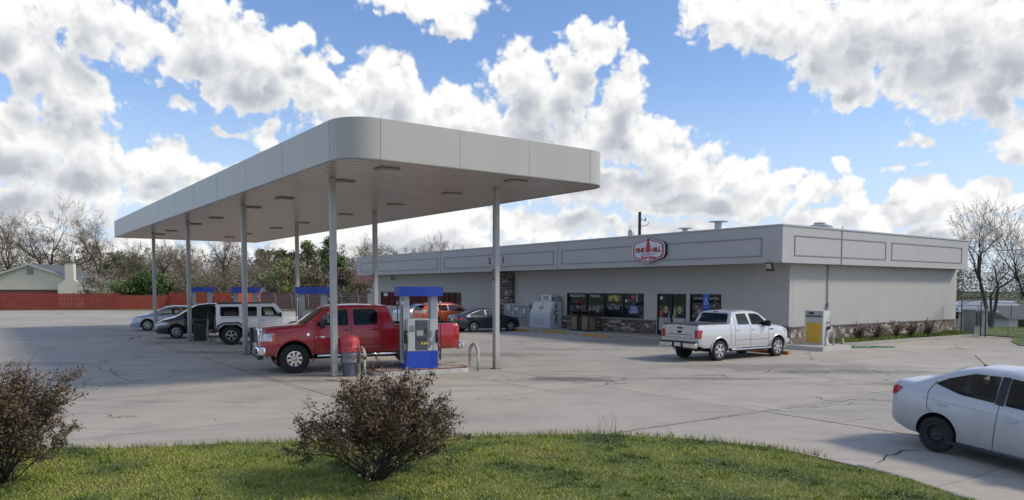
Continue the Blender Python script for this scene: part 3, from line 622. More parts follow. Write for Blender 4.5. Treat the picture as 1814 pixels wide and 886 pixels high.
for s in (-1, 1):
    proj_part('headlight', vt, [round_poly([(3.5, .70), (3.45, .82), (3.78, .84), (3.97, .72), (3.95, .66)], .02)], 'y', s, M_LAMP, vc, off=.012)
    proj_part('turn_signal', vt, [round_poly([(3.42, .74), (3.40, .84), (3.5, .85), (3.52, .74)], .02)], 'y', s, M_AMBER, vc, off=.018)
q = MB(); q.box((4.02, 0, .72), (.05, .9, .05)); q.box((4.02, 0, .62), (.05, .9, .05)); q.box((4.03, 0, .67), (.06, .05, .16)); q.box((4.03, 0, .3), (.1, 1.3, .03), bevel=.01); q.build('grille', M_CHROME, vc)

def saloon(paint_, **kw):
    d = dict(paint=paint_, x0=-1.05, x1=3.62, wb=2.7, hw=.88, wr=.325, ww=.21, rr=.215, arch=.385, n=100,
    top=[(-1.05, .85), (-1.02, 1.02), (-.92, 1.07), (-.55, 1.10), (.25, 1.37), (.6, 1.43), (1.2, 1.445), (1.65, 1.39), (2.45, 1.02), (2.65, .96), (3.3, .84), (3.5, .74), (3.62, .55)],
    bot=[(-1.05, .36), (-.8, .26), (3.2, .2), (3.62, .26)], belt=[(-1, .96), (2.3, .9), (3.6, .72)], plan=[(-1.05, .66), (-.95, .78), (-.5, .85), (2.6, .87), (3.3, .8), (3.5, .68), (3.62, .48)], tumble=.5, rz=[(0, .09)], rc=[(0, .16)],
    side=[('window', round_poly([(-.25, 1.06), (.2, 1.24), (.62, 1.34), (.85, 1.35), (.85, 1.0)], .04), M_GLASSL), ('window', round_poly([(.95, .99), (.95, 1.35), (1.25, 1.34), (1.55, 1.28), (2.15, .98), (2.15, .95)], .04), M_GLASSL)],
    seams=[(.9, .26, .9, 1.0), (-.05, .5, -.05, .98), (2.15, .26, 2.15, .93)], handles=[(.1, .86), (1.1, .85)], mirror=(1.98, .97, .02), mirror_h=.14, mirror_mat=paint_,
    parts=[('windscreen', [round_poly([(-.62, 1.0), (-.52, 1.34), (.52, 1.34), (.62, 1.0)], .06)], 'x', 1, M_GLASSL), ('rear_window', [round_poly([(-.6, 1.12), (-.5, 1.35), (.5, 1.35), (.6, 1.12)], .05)], 'x', -1, M_GLASSL)], spokes=9, sw=.035)
    d.update(kw); return d
lb = paint('silver_blue_paint', (.40, .45, .55), .4, rough=.25)
cp = Vector((-22.92, 46.6)) + sidev * .8 + Vector((math.cos(CY), math.sin(CY))) * 2.7 * 1.05
cc, ct = make_car('saloon_car', saloon(lb, see=True, seats=[(1.3, 1.15)]), (cp.x, cp.y, 0), CY + math.pi, 'pale silver blue saloon facing left at the farthest pump', 'car', scale=1.07)
for s in (-1, 1):
    proj_part('headlight', ct, [round_poly([(3.0, .66), (2.95, .76), (3.3, .76), (3.5, .64)], .02)], 'y', s, M_LAMP, cc, off=.012)
grey = paint('dark_grey_paint', (.035, .038, .05), .5, rough=.22)
CZ = R(33)
cs = Vector((-math.sin(CZ), math.cos(CZ)))
gp = Vector((-2.36, 45.45)) + cs * .8
gc, gt = make_car('saloon_car', saloon(grey, spokes=5, sw=.06), (gp.x, gp.y, 0), CZ, 'dark grey saloon parked before the ice freezer and gas cage', 'car', scale=1.0)
for s in (-1, 1):
    proj_part('tail_light', gt, [round_poly([(-1.03, .78), (-1.03, .92), (-.72, .94), (-.78, .84), (-.88, .78)], .02)], 'y', s, M_TAIL, gc, off=.012)
    proj_part('tail_light', gt, [round_poly([(s * .42, .80), (s * .42, .9), (s * .74, .93), (s * .74, .78)], .02)], 'x', -1, M_TAIL, gc, off=.014)
q = MB(); q.box((-1.06, 0, .93), (.03, .7, .03)); q.build('boot_trim', M_CHROME, gc)
q = MB(); q.box((-1.06, 0, .8), (.02, .32, .14)); q.build('number_plate', M_PLATE, gc)
orange = paint('orange_paint', (.62, .10, .02), .1, rough=.25)
suv = saloon(orange, wr=.35, arch=.41, hw=.9, top=[(-.95, .95), (-.92, 1.2), (-.8, 1.38), (-.5, 1.58), (-.2, 1.62), (1.2, 1.64), (1.65, 1.57), (2.45, 1.12), (2.65, 1.07), (3.3, .98), (3.5, .86), (3.62, .6)], x0=-.95,
    belt=[(-1, 1.12), (2.3, 1.02), (3.6, .8)], plan=[(-.95, .72), (-.85, .82), (-.5, .88), (2.6, .88), (3.3, .8), (3.5, .68), (3.62, .5)],
    side=[('window', round_poly([(-.6, 1.25), (-.35, 1.48), (.1, 1.5), (.1, 1.16)], .04), M_GLASS), ('window', round_poly([(.2, 1.15), (.2, 1.5), (.85, 1.51), (.85, 1.12)], .04), M_GLASS), ('window', round_poly([(.95, 1.11), (.95, 1.51), (1.3, 1.5), (1.6, 1.42), (2.2, 1.1), (2.2, 1.07)], .04), M_GLASSL)],
    seams=[(.9, .3, .9, 1.5), (.14, .5, .14, 1.5), (2.2, .3, 2.2, 1.04)], handles=[(.3, 1.02), (1.1, 1.0)], mirror=(2.0, 1.12, .02),
    parts=[('windscreen', [round_poly([(-.62, 1.14), (-.52, 1.52), (.52, 1.52), (.62, 1.14)], .06)], 'x', 1, M_GLASSL), ('rear_window', [round_poly([(-.6, 1.16), (-.5, 1.5), (.5, 1.5), (.6, 1.16)], .05)], 'x', -1, M_GLASS)])
a2 = Vector((Av.x, Av.y))
op = gp + a2 * 5.3 + Vector((math.cos(CZ), math.sin(CZ))) * .4
oc, ot = make_car('hatchback_car', suv, (op.x, op.y, 0), CZ, 'orange hatchback parked beyond the dark grey saloon', 'car', scale=1.05)
for s in (-1, 1):
    proj_part('tail_light', ot, [round_poly([(s * .58, .98), (s * .58, 1.2), (s * .8, 1.2), (s * .8, .98)], .02)], 'x', -1, mat('pale_lens', (.7, .6, .5), .2), oc, off=.014)
    proj_part('tail_light', ot, [round_poly([(-.92, .98), (-.9, 1.18), (-.78, 1.18), (-.78, .98)], .02)], 'y', s, MATS['pale_lens'], oc, off=.014)
q = MB(); q.box((-.85, 0, 1.60), (.3, 1.1, .04), bevel=.015); q.build('roof_spoiler', M_BLACK, oc)
sp2 = op + a2 * 2.7
wc, wt = make_car('saloon_car', saloon(paint('silver_paint', (.5, .52, .56), .4)), (sp2.x, sp2.y, 0), CZ, 'silver saloon parked farthest along the store, beyond the orange hatchback', 'car', scale=1.1)

# ------------------------------------------------------------------ ground of the lot
def concrete():
    m = bpy.data.materials.new('worn_concrete'); m.use_nodes = True
    nt = m.node_tree; N = nt.nodes; L = nt.links; bs = N['Principled BSDF']
    tc = N.new('ShaderNodeTexCoord')
    def M(op, a, b=None, c=None, clamp=False):
        k = N.new('ShaderNodeMath'); k.operation = op; k.use_clamp = clamp
        for i, q in enumerate((a, b, c)):
            if q is None: continue
            if isinstance(q, (int, float)): k.inputs[i].default_value = q
            else: L.new(q, k.inputs[i])
        return k.outputs[0]
    def noi(s, d=6, r=.6, src=None, dist=0):
        n = N.new('ShaderNodeTexNoise'); n.inputs['Scale'].default_value = s; n.inputs['Detail'].default_value = d; n.inputs['Roughness'].default_value = r; n.inputs['Distortion'].default_value = dist
        L.new(src or tc.outputs['Object'], n.inputs['Vector']); return n.outputs[0]
    def ramp(x, a, b, lo=0., hi=1.):
        k = N.new('ShaderNodeMapRange'); k.interpolation_type = 'SMOOTHSTEP'; L.new(x, k.inputs[0]); k.inputs[1].default_value = a; k.inputs[2].default_value = b; k.inputs[3].default_value = lo; k.inputs[4].default_value = hi; return k.outputs[0]
    def mix(f, a, b):
        k = N.new('ShaderNodeMix'); k.data_type = 'RGBA'
        if isinstance(f, float): k.inputs[0].default_value = f
        else: L.new(f, k.inputs[0])
        for i, q in ((6, a), (7, b)):
            if isinstance(q, tuple): k.inputs[i].default_value = q + (1,)
            else: L.new(q, k.inputs[i])
        return k.outputs[2]
    rot = N.new('ShaderNodeMapping'); rot.inputs['Rotation'].default_value = (0, 0, -TH); L.new(tc.outputs['Object'], rot.inputs[0])
    sp = N.new('ShaderNodeSeparateXYZ'); L.new(rot.outputs[0], sp.inputs[0])
    p, q = sp.outputs[0], sp.outputs[1]
    base = mix(ramp(noi(.09, 5), .35, .65), (.43, .375, .30), (.53, .47, .38))
    base = mix(M('MULTIPLY', ramp(noi(.6, 8, .7), .42, .72), .6), base, (.30, .265, .22))
    # drive-direction wear streaks
    st = N.new('ShaderNodeMapping'); st.inputs['Rotation'].default_value = (0, 0, R(-12)); st.inputs['Scale'].default_value = (.18, 1.3, 1); L.new(tc.outputs['Object'], st.inputs[0])
    base = mix(M('MULTIPLY', ramp(noi(.9, 7, .65, st.outputs[0]), .52, .75), .65), base, (.20, .19, .178))
    base = mix(M('MULTIPLY', ramp(noi(1.4, 7, .7, st.outputs[0]), .58, .76), .45), base, (.47, .445, .405))
    # slab by slab tint
    wn = N.new('ShaderNodeTexWhiteNoise'); wn.noise_dimensions = '2D'
    cbx = N.new('ShaderNodeCombineXYZ'); L.new(M('FLOOR', M('DIVIDE', M('SUBTRACT', p, 7.15 - 6.88), 6.88)), cbx.inputs[0]); L.new(M('FLOOR', M('DIVIDE', M('SUBTRACT', q, 9.95), 5.2)), cbx.inputs[1]); L.new(cbx.outputs[0], wn.inputs['Vector'])
    base = mix(M('MULTIPLY', wn.outputs['Value'], .22), base, (.23, .218, .2))
    fine = noi(14, 6, .75)
    base = mix(M('MULTIPLY', ramp(fine, .5, .8), .35), base, (.14, .135, .125))
    # oil and rubber stains (centre x, y, radius x, radius y, strength)
    for cx, cy, rx, ry, s in ((1.6, 21.9, 2.4, .9, .75), (-2.5, 25.4, 3.2, .6, .55), (-11, 31, 5, 1.0, .5), (-16, 36.5, 5, 1.1, .45), (9.5, 25.5, 6, 1.6, .45), (4.5, 38, 6, 2.2, .35), (-20, 26, 8, 1.2, .35), (6.2, 22.2, 3.5, .5, .5), (11, 24, 5, .8, .5), (-6, 21.5, 3.5, .5, .45), (-1.5, 30, 5, 1.2, .4), (12, 21, 5, .5, .35), (-14, 19, 6, .5, .3), (2.5, 33, 4, .7, .4)):
        v = N.new('ShaderNodeVectorMath'); v.operation = 'MULTIPLY_ADD'; L.new(tc.outputs['Object'], v.inputs[0]); v.inputs[1].default_value = (1 / rx, 1 / ry, 0); v.inputs[2].default_value = (-cx / rx, -cy / ry, 0)
        l = N.new('ShaderNodeVectorMath'); l.operation = 'LENGTH'; L.new(v.outputs[0], l.inputs[0])
        d = M('ADD', l.outputs['Value'], M('MULTIPLY_ADD', noi(1.1, 6, .7), 1.8, -.9))
        base = mix(M('MULTIPLY', ramp(d, 1.0, .2), s), base, (.085, .08, .078))
    # tan drift of dust and worn yellow paint before the store
    v = N.new('ShaderNodeVectorMath'); v.operation = 'MULTIPLY_ADD'; L.new(tc.outputs['Object'], v.inputs[0]); v.inputs[1].default_value = (1 / 3.5, 1 / 2.0, 0); v.inputs[2].default_value = (-6.3 / 3.5, -37.2 / 2.0, 0)
    l = N.new('ShaderNodeVectorMath'); l.operation = 'LENGTH'; L.new(v.outputs[0], l.inputs[0])
    base = mix(M('MULTIPLY', ramp(M('ADD', l.outputs['Value'], M('MULTIPLY_ADD', noi(.9, 5), 1.4, -.7)), 1.0, .4), .5), base, (.34, .26, .15))
    # joints
    def joint(co, off, step, w, strength, wob=.05):
        x = M('ADD', M('SUBTRACT', co, off), M('MULTIPLY_ADD', noi(.8, 4), wob, -wob / 2))
        t = M('MODULO', M('ADD', x, step * 400.5), step); dd = M('ABSOLUTE', M('SUBTRACT', t, step / 2))
        return M('MULTIPLY', ramp(dd, w, w * .3), strength)
    br = ramp(noi(.35, 4), .35, .6, .35, 1.0)
    j = M('MAXIMUM', joint(p, 7.15, 6.88, .035, .85), joint(q, 9.95, 5.2, .03, .7))
    j = M('MULTIPLY', j, br)
    # cracks
    vo = N.new('ShaderNodeTexVoronoi'); vo.feature = 'DISTANCE_TO_EDGE'; vo.inputs['Scale'].default_value = .16
    wp = N.new('ShaderNodeVectorMath'); wp.operation = 'MULTIPLY_ADD'; nn = N.new('ShaderNodeTexNoise'); nn.inputs['Scale'].default_value = 1.3; nn.inputs['Detail'].default_value = 6; L.new(tc.outputs['Object'], nn.inputs['Vector'])
    L.new(nn.outputs['Color'], wp.inputs[0]); wp.inputs[1].default_value = (1.3, 1.3, 0); L.new(tc.outputs['Object'], wp.inputs[2]); L.new(wp.outputs[0], vo.inputs['Vector'])
    ck = M('MULTIPLY', ramp(vo.outputs['Distance'], .0045, .0015), ramp(noi(.13, 3), .48, .56))
    j = M('MAXIMUM', j, M('MULTIPLY', ck, .85))
    base = mix(j, base, (.045, .042, .038))
    L.new(base, bs.inputs['Base Color'])
    bs.inputs['Roughness'].default_value = .8
    bp = N.new('ShaderNodeBump'); bp.inputs['Strength'].default_value = .35; bp.inputs['Distance'].default_value = .01
    L.new(M('SUBTRACT', fine, M('MULTIPLY', j, 2.0)), bp.inputs['Height']); L.new(bp.outputs[0], bs.inputs['Normal'])
    return m
def grassy(name, c1, c2, c3, s=.8):
    m = bpy.data.materials.new(name); m.use_nodes = True
    nt = m.node_tree; N = nt.nodes; L = nt.links; bs = N['Principled BSDF']; tc = N.new('ShaderNodeTexCoord')
    n = N.new('ShaderNodeTexNoise'); n.inputs['Scale'].default_value = s; n.inputs['Detail'].default_value = 8; n.inputs['Roughness'].default_value = .7; L.new(tc.outputs['Object'], n.inputs[0])
    r = N.new('ShaderNodeValToRGB'); L.new(n.outputs[0], r.inputs[0]); e = r.color_ramp.elements
    e[0].position = .33; e[0].color = c1 + (1,); e[1].position = .68; e[1].color = c3 + (1,); k = e.new(.5); k.color = c2 + (1,)
    L.new(r.outputs[0], bs.inputs['Base Color']); bs.inputs['Roughness'].default_value = .9
    return m
M_CONC = concrete()
def sheet(name, x0, x1, y0, y1, dx, z, m, kind='structure', shape=None):
    xs = np.arange(x0, x1 + dx * .5, dx); ys = np.arange(y0, y1 + dx * .5, dx)
    X, Y = np.meshgrid(xs, ys); Z = np.vectorize(lambda a, b: gz(a, b) + z)(X, Y)
    V = np.stack([X.ravel(), Y.ravel(), Z.ravel()], 1); nx = len(xs)
    I = np.arange(len(V)).reshape(len(ys), nx)
    F = np.stack([I[:-1, :-1].ravel(), I[:-1, 1:].ravel(), I[1:, 1:].ravel(), I[1:, :-1].ravel()], 1)
    return tag(fast_mesh(name, V, F, m, smooth=True), kind=kind)
# countryside under everything (a few cm below the lot), then the concrete lot
q = MB()
q.quad((-1500, -400, -3.4), (1500, -400, -3.4), (1500, 2500, -3.4), (-1500, 2500, -3.4)); base_o = q.build('ground', grassy('far_ground', (.05, .07, .02), (.09, .11, .035), (.13, .12, .06), .05)); tag(base_o, kind='structure')
q = MB()
for x0, x1, y0, y1 in ((-400, -70, 20, 400), (-70, 14, 78, 400)): q.quad((x0, y0, -.012), (x1, y0, -.012), (x1, y1, -.012), (x0, y1, -.012))
o = q.build('field', grassy('field_grass', (.05, .085, .02), (.09, .13, .03), (.16, .16, .07), .35)); tag(o, kind='structure')
lot = sheet('lot', -70, 27, -2, 90, 1.0, 0, M_CONC); lot2 = sheet('lot', 27, 44, -2, 44, 1.0, 0, M_CONC)
# the right-hand field beyond the lot edge, falling away to the houses
RF = [(24.4, 35.5), (44, 33), (44, 20), (160, 20), (160, 400), (14, 400), (14, 92), (20, 66), (27.6, 43.8), (28.0, 41.2), (25.9, 38.3)]
def gr(x, y): return .035 - 3.3 * smooth01((y - 44) / 70.0) - .6 * smooth01((x - 44) / 40.0)
b = bmesh.new(); f = b.faces.new([b.verts.new((x, y, 0)) for x, y in RF]); bmesh.ops.triangulate(b, faces=[f])
for d, vals in ((0, list(range(18, 60, 3)) + list(range(60, 160, 12))), (1, list(range(35, 120, 4)) + list(range(120, 400, 30)))):
    for c in vals:
        co = [0, 0, 0]; co[d] = c + .37; no = [0, 0, 0]; no[d] = 1; bmesh.ops.bisect_plane(b, geom=b.verts[:] + b.edges[:] + b.faces[:], plane_co=co, plane_no=no)
for v in b.verts: v.co.z = gr(v.co.x, v.co.y)
for f in b.faces: f.smooth = True
me = bpy.data.meshes.new('verge'); b.to_mesh(me); b.free(); me.materials.append(grassy('side_grass', (.06, .09, .025), (.11, .145, .035), (.18, .18, .08), .5)); tag(link(bpy.data.objects.new('verge', me)), kind='structure')
q = MB(); q.prism([(-70, 87.0), (-30, 89.6), (-22, 100), (-10, 112), (-70, 112)], -.3, .03)
tag(q.build('verge', MATS.get('x') or bpy.data.materials['side_grass']), kind='structure')

# painted marks
M_WPAINT = mat('worn_white_paint', (.62, .61, .58), .8, col2=(.38, .37, .34), vscale=9)
def mark(name, x0, y0, x1, y1, w, m=M_WPAINT, label=None):
    q = MB(); d = Vector((x1 - x0, y1 - y0)); n = Vector((-d.y, d.x)).normalized() * w / 2
    K = max(1, int(d.length / .6)); rng = random.Random(int(x0 * 77))
    for i in range(K):
        a = Vector((x0, y0)) + d * i / K; b = Vector((x0, y0)) + d * (i + 1) / K
        ps = [a + n, a - n, b - n, b + n]; q.quad(*[(p.x, p.y, gz(p.x, p.y) + .005) for p in ps])
    return tag(q.build(name, m), kind='structure')
mark('road_marking', 5.45, 17.35, 6.15, 16.35, .13); mark('road_marking', 2.85, 17.1, 3.25, 16.9, .14); mark('road_marking', 9.4, 19.65, 9.95, 18.8, .12)
mark('parking_line', 8.1, 26.9, 12.9, 30.75, .10); mark('parking_line', 3.2, 34.9, 7.0, 37.6, .10)
M_YPAINT = mat('worn_yellow_paint', (.45, .27, .04), .8, col2=(.28, .2, .08), vscale=5)
for i in range(5): mark('parking_line', 3.9 + i * .55, 38.7 - i * .78, 4.9 + i * .55, 39.4 - i * .78, .10, M_YPAINT)

M_CRK = mat('crack_dirt', (.05, .045, .038), .9)
def crack(pts, w, seed):
    rng = random.Random(seed); P = [Vector(pts[0])]
    for a, b_ in zip(pts, pts[1:]):
        a, b_ = Vector(a), Vector(b_); k = max(2, int((b_ - a).length / .12)); n = Vector((-(b_ - a).y, (b_ - a).x)).normalized()
        for i in range(1, k + 1): P.append(a.lerp(b_, i / k) + n * rng.uniform(-.035, .035))
    q = MB(); L_ = []
    for i, p in enumerate(P):
        t = (P[min(i + 1, len(P) - 1)] - P[max(0, i - 1)]).normalized(); n = Vector((-t.y, t.x)); ww = w * rng.uniform(.35, 1.0) * (0.3 if i in (0, len(P) - 1) else 1)
        z = gz(p.x, p.y) + .004; L_.append((q.b.verts.new((p.x + n.x * ww, p.y + n.y * ww, z)), q.b.verts.new((p.x - n.x * ww, p.y - n.y * ww, z))))
    for a, b_ in zip(L_, L_[1:]): q._f([a[0], a[1], b_[1], b_[0]])
    tag(q.build('pavement_crack', M_CRK), kind='structure')
for i, c in enumerate([[(6.94, 12.39), (6.57, 12.3), (6.32, 12.04), (6.13, 11.95), (5.88, 11.63), (5.67, 11.36)], [(3.05, 21.72), (2.73, 21.19), (2.64, 20.69)], [(2.73, 21.45), (3.28, 20.82)], [(5.51, 22.59), (5.92, 23.2), (6.23, 22.9), (6.6, 23.21), (6.56, 22.32)], [(8.14, 23.7), (8.67, 24.71), (9.11, 24.37), (9.12, 23.56), (9.56, 23.41)], [(10.03, 23.57), (10.6, 24.57)], [(-13.55, 24.84), (-12.57, 23.2), (-11.69, 22.04), (-11.16, 21.5)], [(17.76, 29.63), (19.09, 30.68)], [(9.76, 23.89), (11.25, 24.75), (12.22, 24.43)], [(-7.0, 17.46), (-5.9, 17.38)]]):
    crack(c, .018 if i in (0, 7) else .02, i)
# long joints that show in the photo, a shade deeper than the rest
for a, b_ in (((1.9, 13.75), (8.7, 18.25)), ((5.7, 16.0), (7.5, 13.5)), ((8.7, 18.25), (10.0, 16.4)), ((-11.9, 28.5), (-5.6, 19.6)), ((-1.2, 22.4), (1.2, 19.2))): crack([a, b_], .014, 40)
# ------------------------------------------------------------------ canopy
S = 1.184
CO = Vector((-3.5402 * S, 15.8243 * S, 0)); CW, CL, CR = 7.7779 * S, 31.647 * S, .8343 * S
ZS = 2.7 + 2.8 * S; ZT = ZS + .8943 * S
TC = Matrix.Translation(CO) @ Matrix.Rotation(TH, 4, 'Z')       # local x = b, local y = a
M_FASC = mat('canopy_fascia', (.43, .415, .37), .38, .0, vary=.05, vscale=1.1, stretch=(1, 1, .12))
def soffit_mat():
    m = bpy.data.materials.new('soffit_panels'); m.use_nodes = True
    nt = m.node_tree; N = nt.nodes; L = nt.links; bs = N['Principled BSDF']; tc = N.new('ShaderNodeTexCoord')
    sp = N.new('ShaderNodeSeparateXYZ'); L.new(tc.outputs['Object'], sp.inputs[0])
    w = N.new('ShaderNodeMath'); w.operation = 'MODULO'; a = N.new('ShaderNodeMath'); a.operation = 'ADD'; L.new(sp.outputs[1], a.inputs[0]); a.inputs[1].default_value = 100; L.new(a.outputs[0], w.inputs[0]); w.inputs[1].default_value = .406
    r = N.new('ShaderNodeMapRange'); L.new(w.outputs[0], r.inputs[0]); r.inputs[1].default_value = .07; r.inputs[2].default_value = .04
    n = N.new('ShaderNodeTexNoise'); n.inputs['Scale'].default_value = .5; n.inputs['Detail'].default_value = 5; L.new(tc.outputs['Object'], n.inputs[0])
    x = N.new('ShaderNodeMix'); x.data_type = 'RGBA'; L.new(n.outputs[0], x.inputs[0]); x.inputs[6].default_value = (.36, .315, .27, 1); x.inputs[7].default_value = (.48, .43, .375, 1)
    y = N.new('ShaderNodeMix'); y.data_type = 'RGBA'; L.new(r.outputs[0], y.inputs[0]); L.new(x.outputs[2], y.inputs[6]); y.inputs[7].default_value = (.13, .12, .11, 1)
    L.new(y.outputs[2], bs.inputs['Base Color']); bs.inputs['Roughness'].default_value = .26; bs.inputs['Metallic'].default_value = .0
    bp = N.new('ShaderNodeBump'); bp.inputs['Distance'].default_value = .01; bp.inputs['Strength'].default_value = .6; bp.invert = True; L.new(r.outputs[0], bp.inputs['Height']); L.new(bp.outputs[0], bs.inputs['Normal'])
    return m
can = empty('canopy', CO, TH, 'long pale grey flat canopy with rounded corners standing on eight columns', 'canopy')
def rrect(ins, r=None):
    r = CR - ins if r is None else r; o = []
    for cx, cy, a0 in ((CR, CR, 180), (CW - CR, CR, 270), (CW - .12, CL - .12, 0), (.12, CL - .12, 90)):
        rr = r if cy == CR else max(.02, .12 - ins)
        for k in range(13):
            a = R(a0 + 90 * k / 12); o.append((cx + rr * math.cos(a), cy + rr * math.sin(a)))
    return o
q = MB(); O1, I1 = rrect(0), rrect(.06); n = len(O1)
vo = [[q.b.verts.new((x, y, z)) for x, y in O1] for z in (ZS, ZT)]; vi = [[q.b.verts.new((x, y, z)) for x, y in I1] for z in (ZS, ZT)]
for i in range(n):
    j = (i + 1) % n; sm = math.dist(O1[i], O1[j]) < .3
    q._f([vo[0][i], vo[0][j], vo[1][j], vo[1][i]], sm); q._f([vi[0][j], vi[0][i], vi[1][i], vi[1][j]]); q._f([vo[1][i], vo[1][j], vi[1][j], vi[1][i]]); q._f([vo[0][j], vo[0][i], vi[0][i], vi[0][j]])
fas = q.build('fascia', M_FASC, can)
q = MB(); q.prism(rrect(.065), ZS + .012, ZS + .05); q.build('soffit', soffit_mat(), can)
q = MB(); q.prism(rrect(.065), ZT - .3, ZT - .25); q.build('roof_deck', mat('roof_membrane', (.45, .45, .44), .8, vary=.1), can)
q = MB(); seam = mat('fascia_seam', (.29, .28, .255), .7)
def vseam(x, y, nx, ny, w=.012): q.box((x + nx * .0, y + ny * .0, (ZS + ZT) / 2), (abs(ny) * w + abs(nx) * .006, abs(nx) * w + abs(ny) * .006, ZT - ZS - .01))
vseam(CR, -.002, 0, 1, .016); vseam(CW - CR, -.002, 0, 1)
vseam(CR + (CW - 2 * CR) / 3 , -.001, 0, 1, .007); vseam(CR + 2 * (CW - 2 * CR) / 3, -.001, 0, 1, .007)
vseam(-.002, CR, 1, 0, .012)
for k in range(1, 10): vseam(-.001, CR + k * 3.66, 1, 0, .003)
q.build('fascia_joint', seam, can)
# trim along the bottom edge
q = MB(); E1, E2 = rrect(-.004, CR + .004), rrect(.03); 
v1 = [q.b.verts.new((x, y, ZS - .006)) for x, y in E1]; v2 = [q.b.verts.new((x, y, ZS - .006)) for x, y in E2]; v3 = [q.b.verts.new((x, y, ZS + .02)) for x, y in E1]
for i in range(n): j = (i + 1) % n; q._f([v1[i], v1[j], v2[j], v2[i]]); q._f([v1[i], v1[j], v3[j], v3[i]])
q.build('edge_trim', mat('trim_grey', (.22, .22, .21), .5), can)
M_FIX = mat('soffit_light_housing', (.33, .30, .26), .5); M_LENS = mat('soffit_light_lens', (.42, .39, .34), .25)
# recessed fittings (unlit) in two rows
for bb, aas in ((1.5 * S, (.77, 3.57, 8.1, 11.38, 16.16, 19.66, 24.44, 27.35)), (5.08 * S, (.55, 4.0, 7.6, 11.7, 16.24, 19.68, 24.3, 27.39))):
    for aa in aas:
        q = MB(); y = aa * S + (.3 if aa < 1 else 0)
        q.box((bb, y, ZS - .02), (.60, .48, .06), bevel=.025); q.mi = 1; q.box((bb, y, ZS - .055), (.42, .32, .02), bevel=.008)
        q.build('ceiling_light', [M_FIX, M_LENS], can)
M_COL = mat('column_paint', (.40, .395, .38), .45, vary=.06, vscale=2, dirt=.25)
LA = [3.23, 10.94, 19.0, 26.47]; RA = [2.34, 10.12, 18.2, 26.1]
base_mat = mat('base_plate', (.12, .12, .12), .7)
colpos = []
labs = {('L', 0): 'nearest grey square canopy column beside the red domed bin', ('L', 1): 'grey canopy column beside a black bin in front of the white off-roader', ('L', 2): 'grey canopy column beside a black bin in front of the black minivan', ('L', 3): 'farthest left canopy column before the silver blue saloon',
        ('R', 0): 'canopy column on the right end of the nearest pump island, in front of the grey saloon', ('R', 1): 'canopy column behind the red pickup cab', ('R', 2): 'canopy column at the right end of the third island, seen over the second pump', ('R', 3): 'canopy column farthest back on the store side'}
def column(side, i):
    bb = (1.05 if side == 'L' else 5.52) * S; aa = (LA if side == 'L' else RA)[i] * S
    p = TC @ Vector((bb, aa, 0)); colpos.append((side, i, p))
    e = empty('canopy_column', (p.x, p.y, 0), TH, labs[(side, i)], 'column', 'columns holding up the canopy')
    q = MB(); w = .175
    q.box((0, 0, ZS / 2 + .005), (w, w, ZS + .0), bevel=.012)
    q.build('post', M_COL, e)
    q = MB(); q.box((0, 0, .01), (w + .1, w + .1, .03))
    q.build('base_plate', base_mat, e)
    if side == 'R':
        q = MB(); q.box((-w / 2 - .012, 0, 3.15), (.03, .14, .38), bevel=.004); q.build('notice_plate', mat('grey_plate', (.16, .16, .16), .5, vary=.4, vscale=20), e)
    else:
        q = MB(); q.box((-w / 2 - .012, 0, 2.0), (.03, .07, .14), bevel=.004); q.build('junction_box', M_COL, e)
for i in range(4): column('L', i); column('R', i)

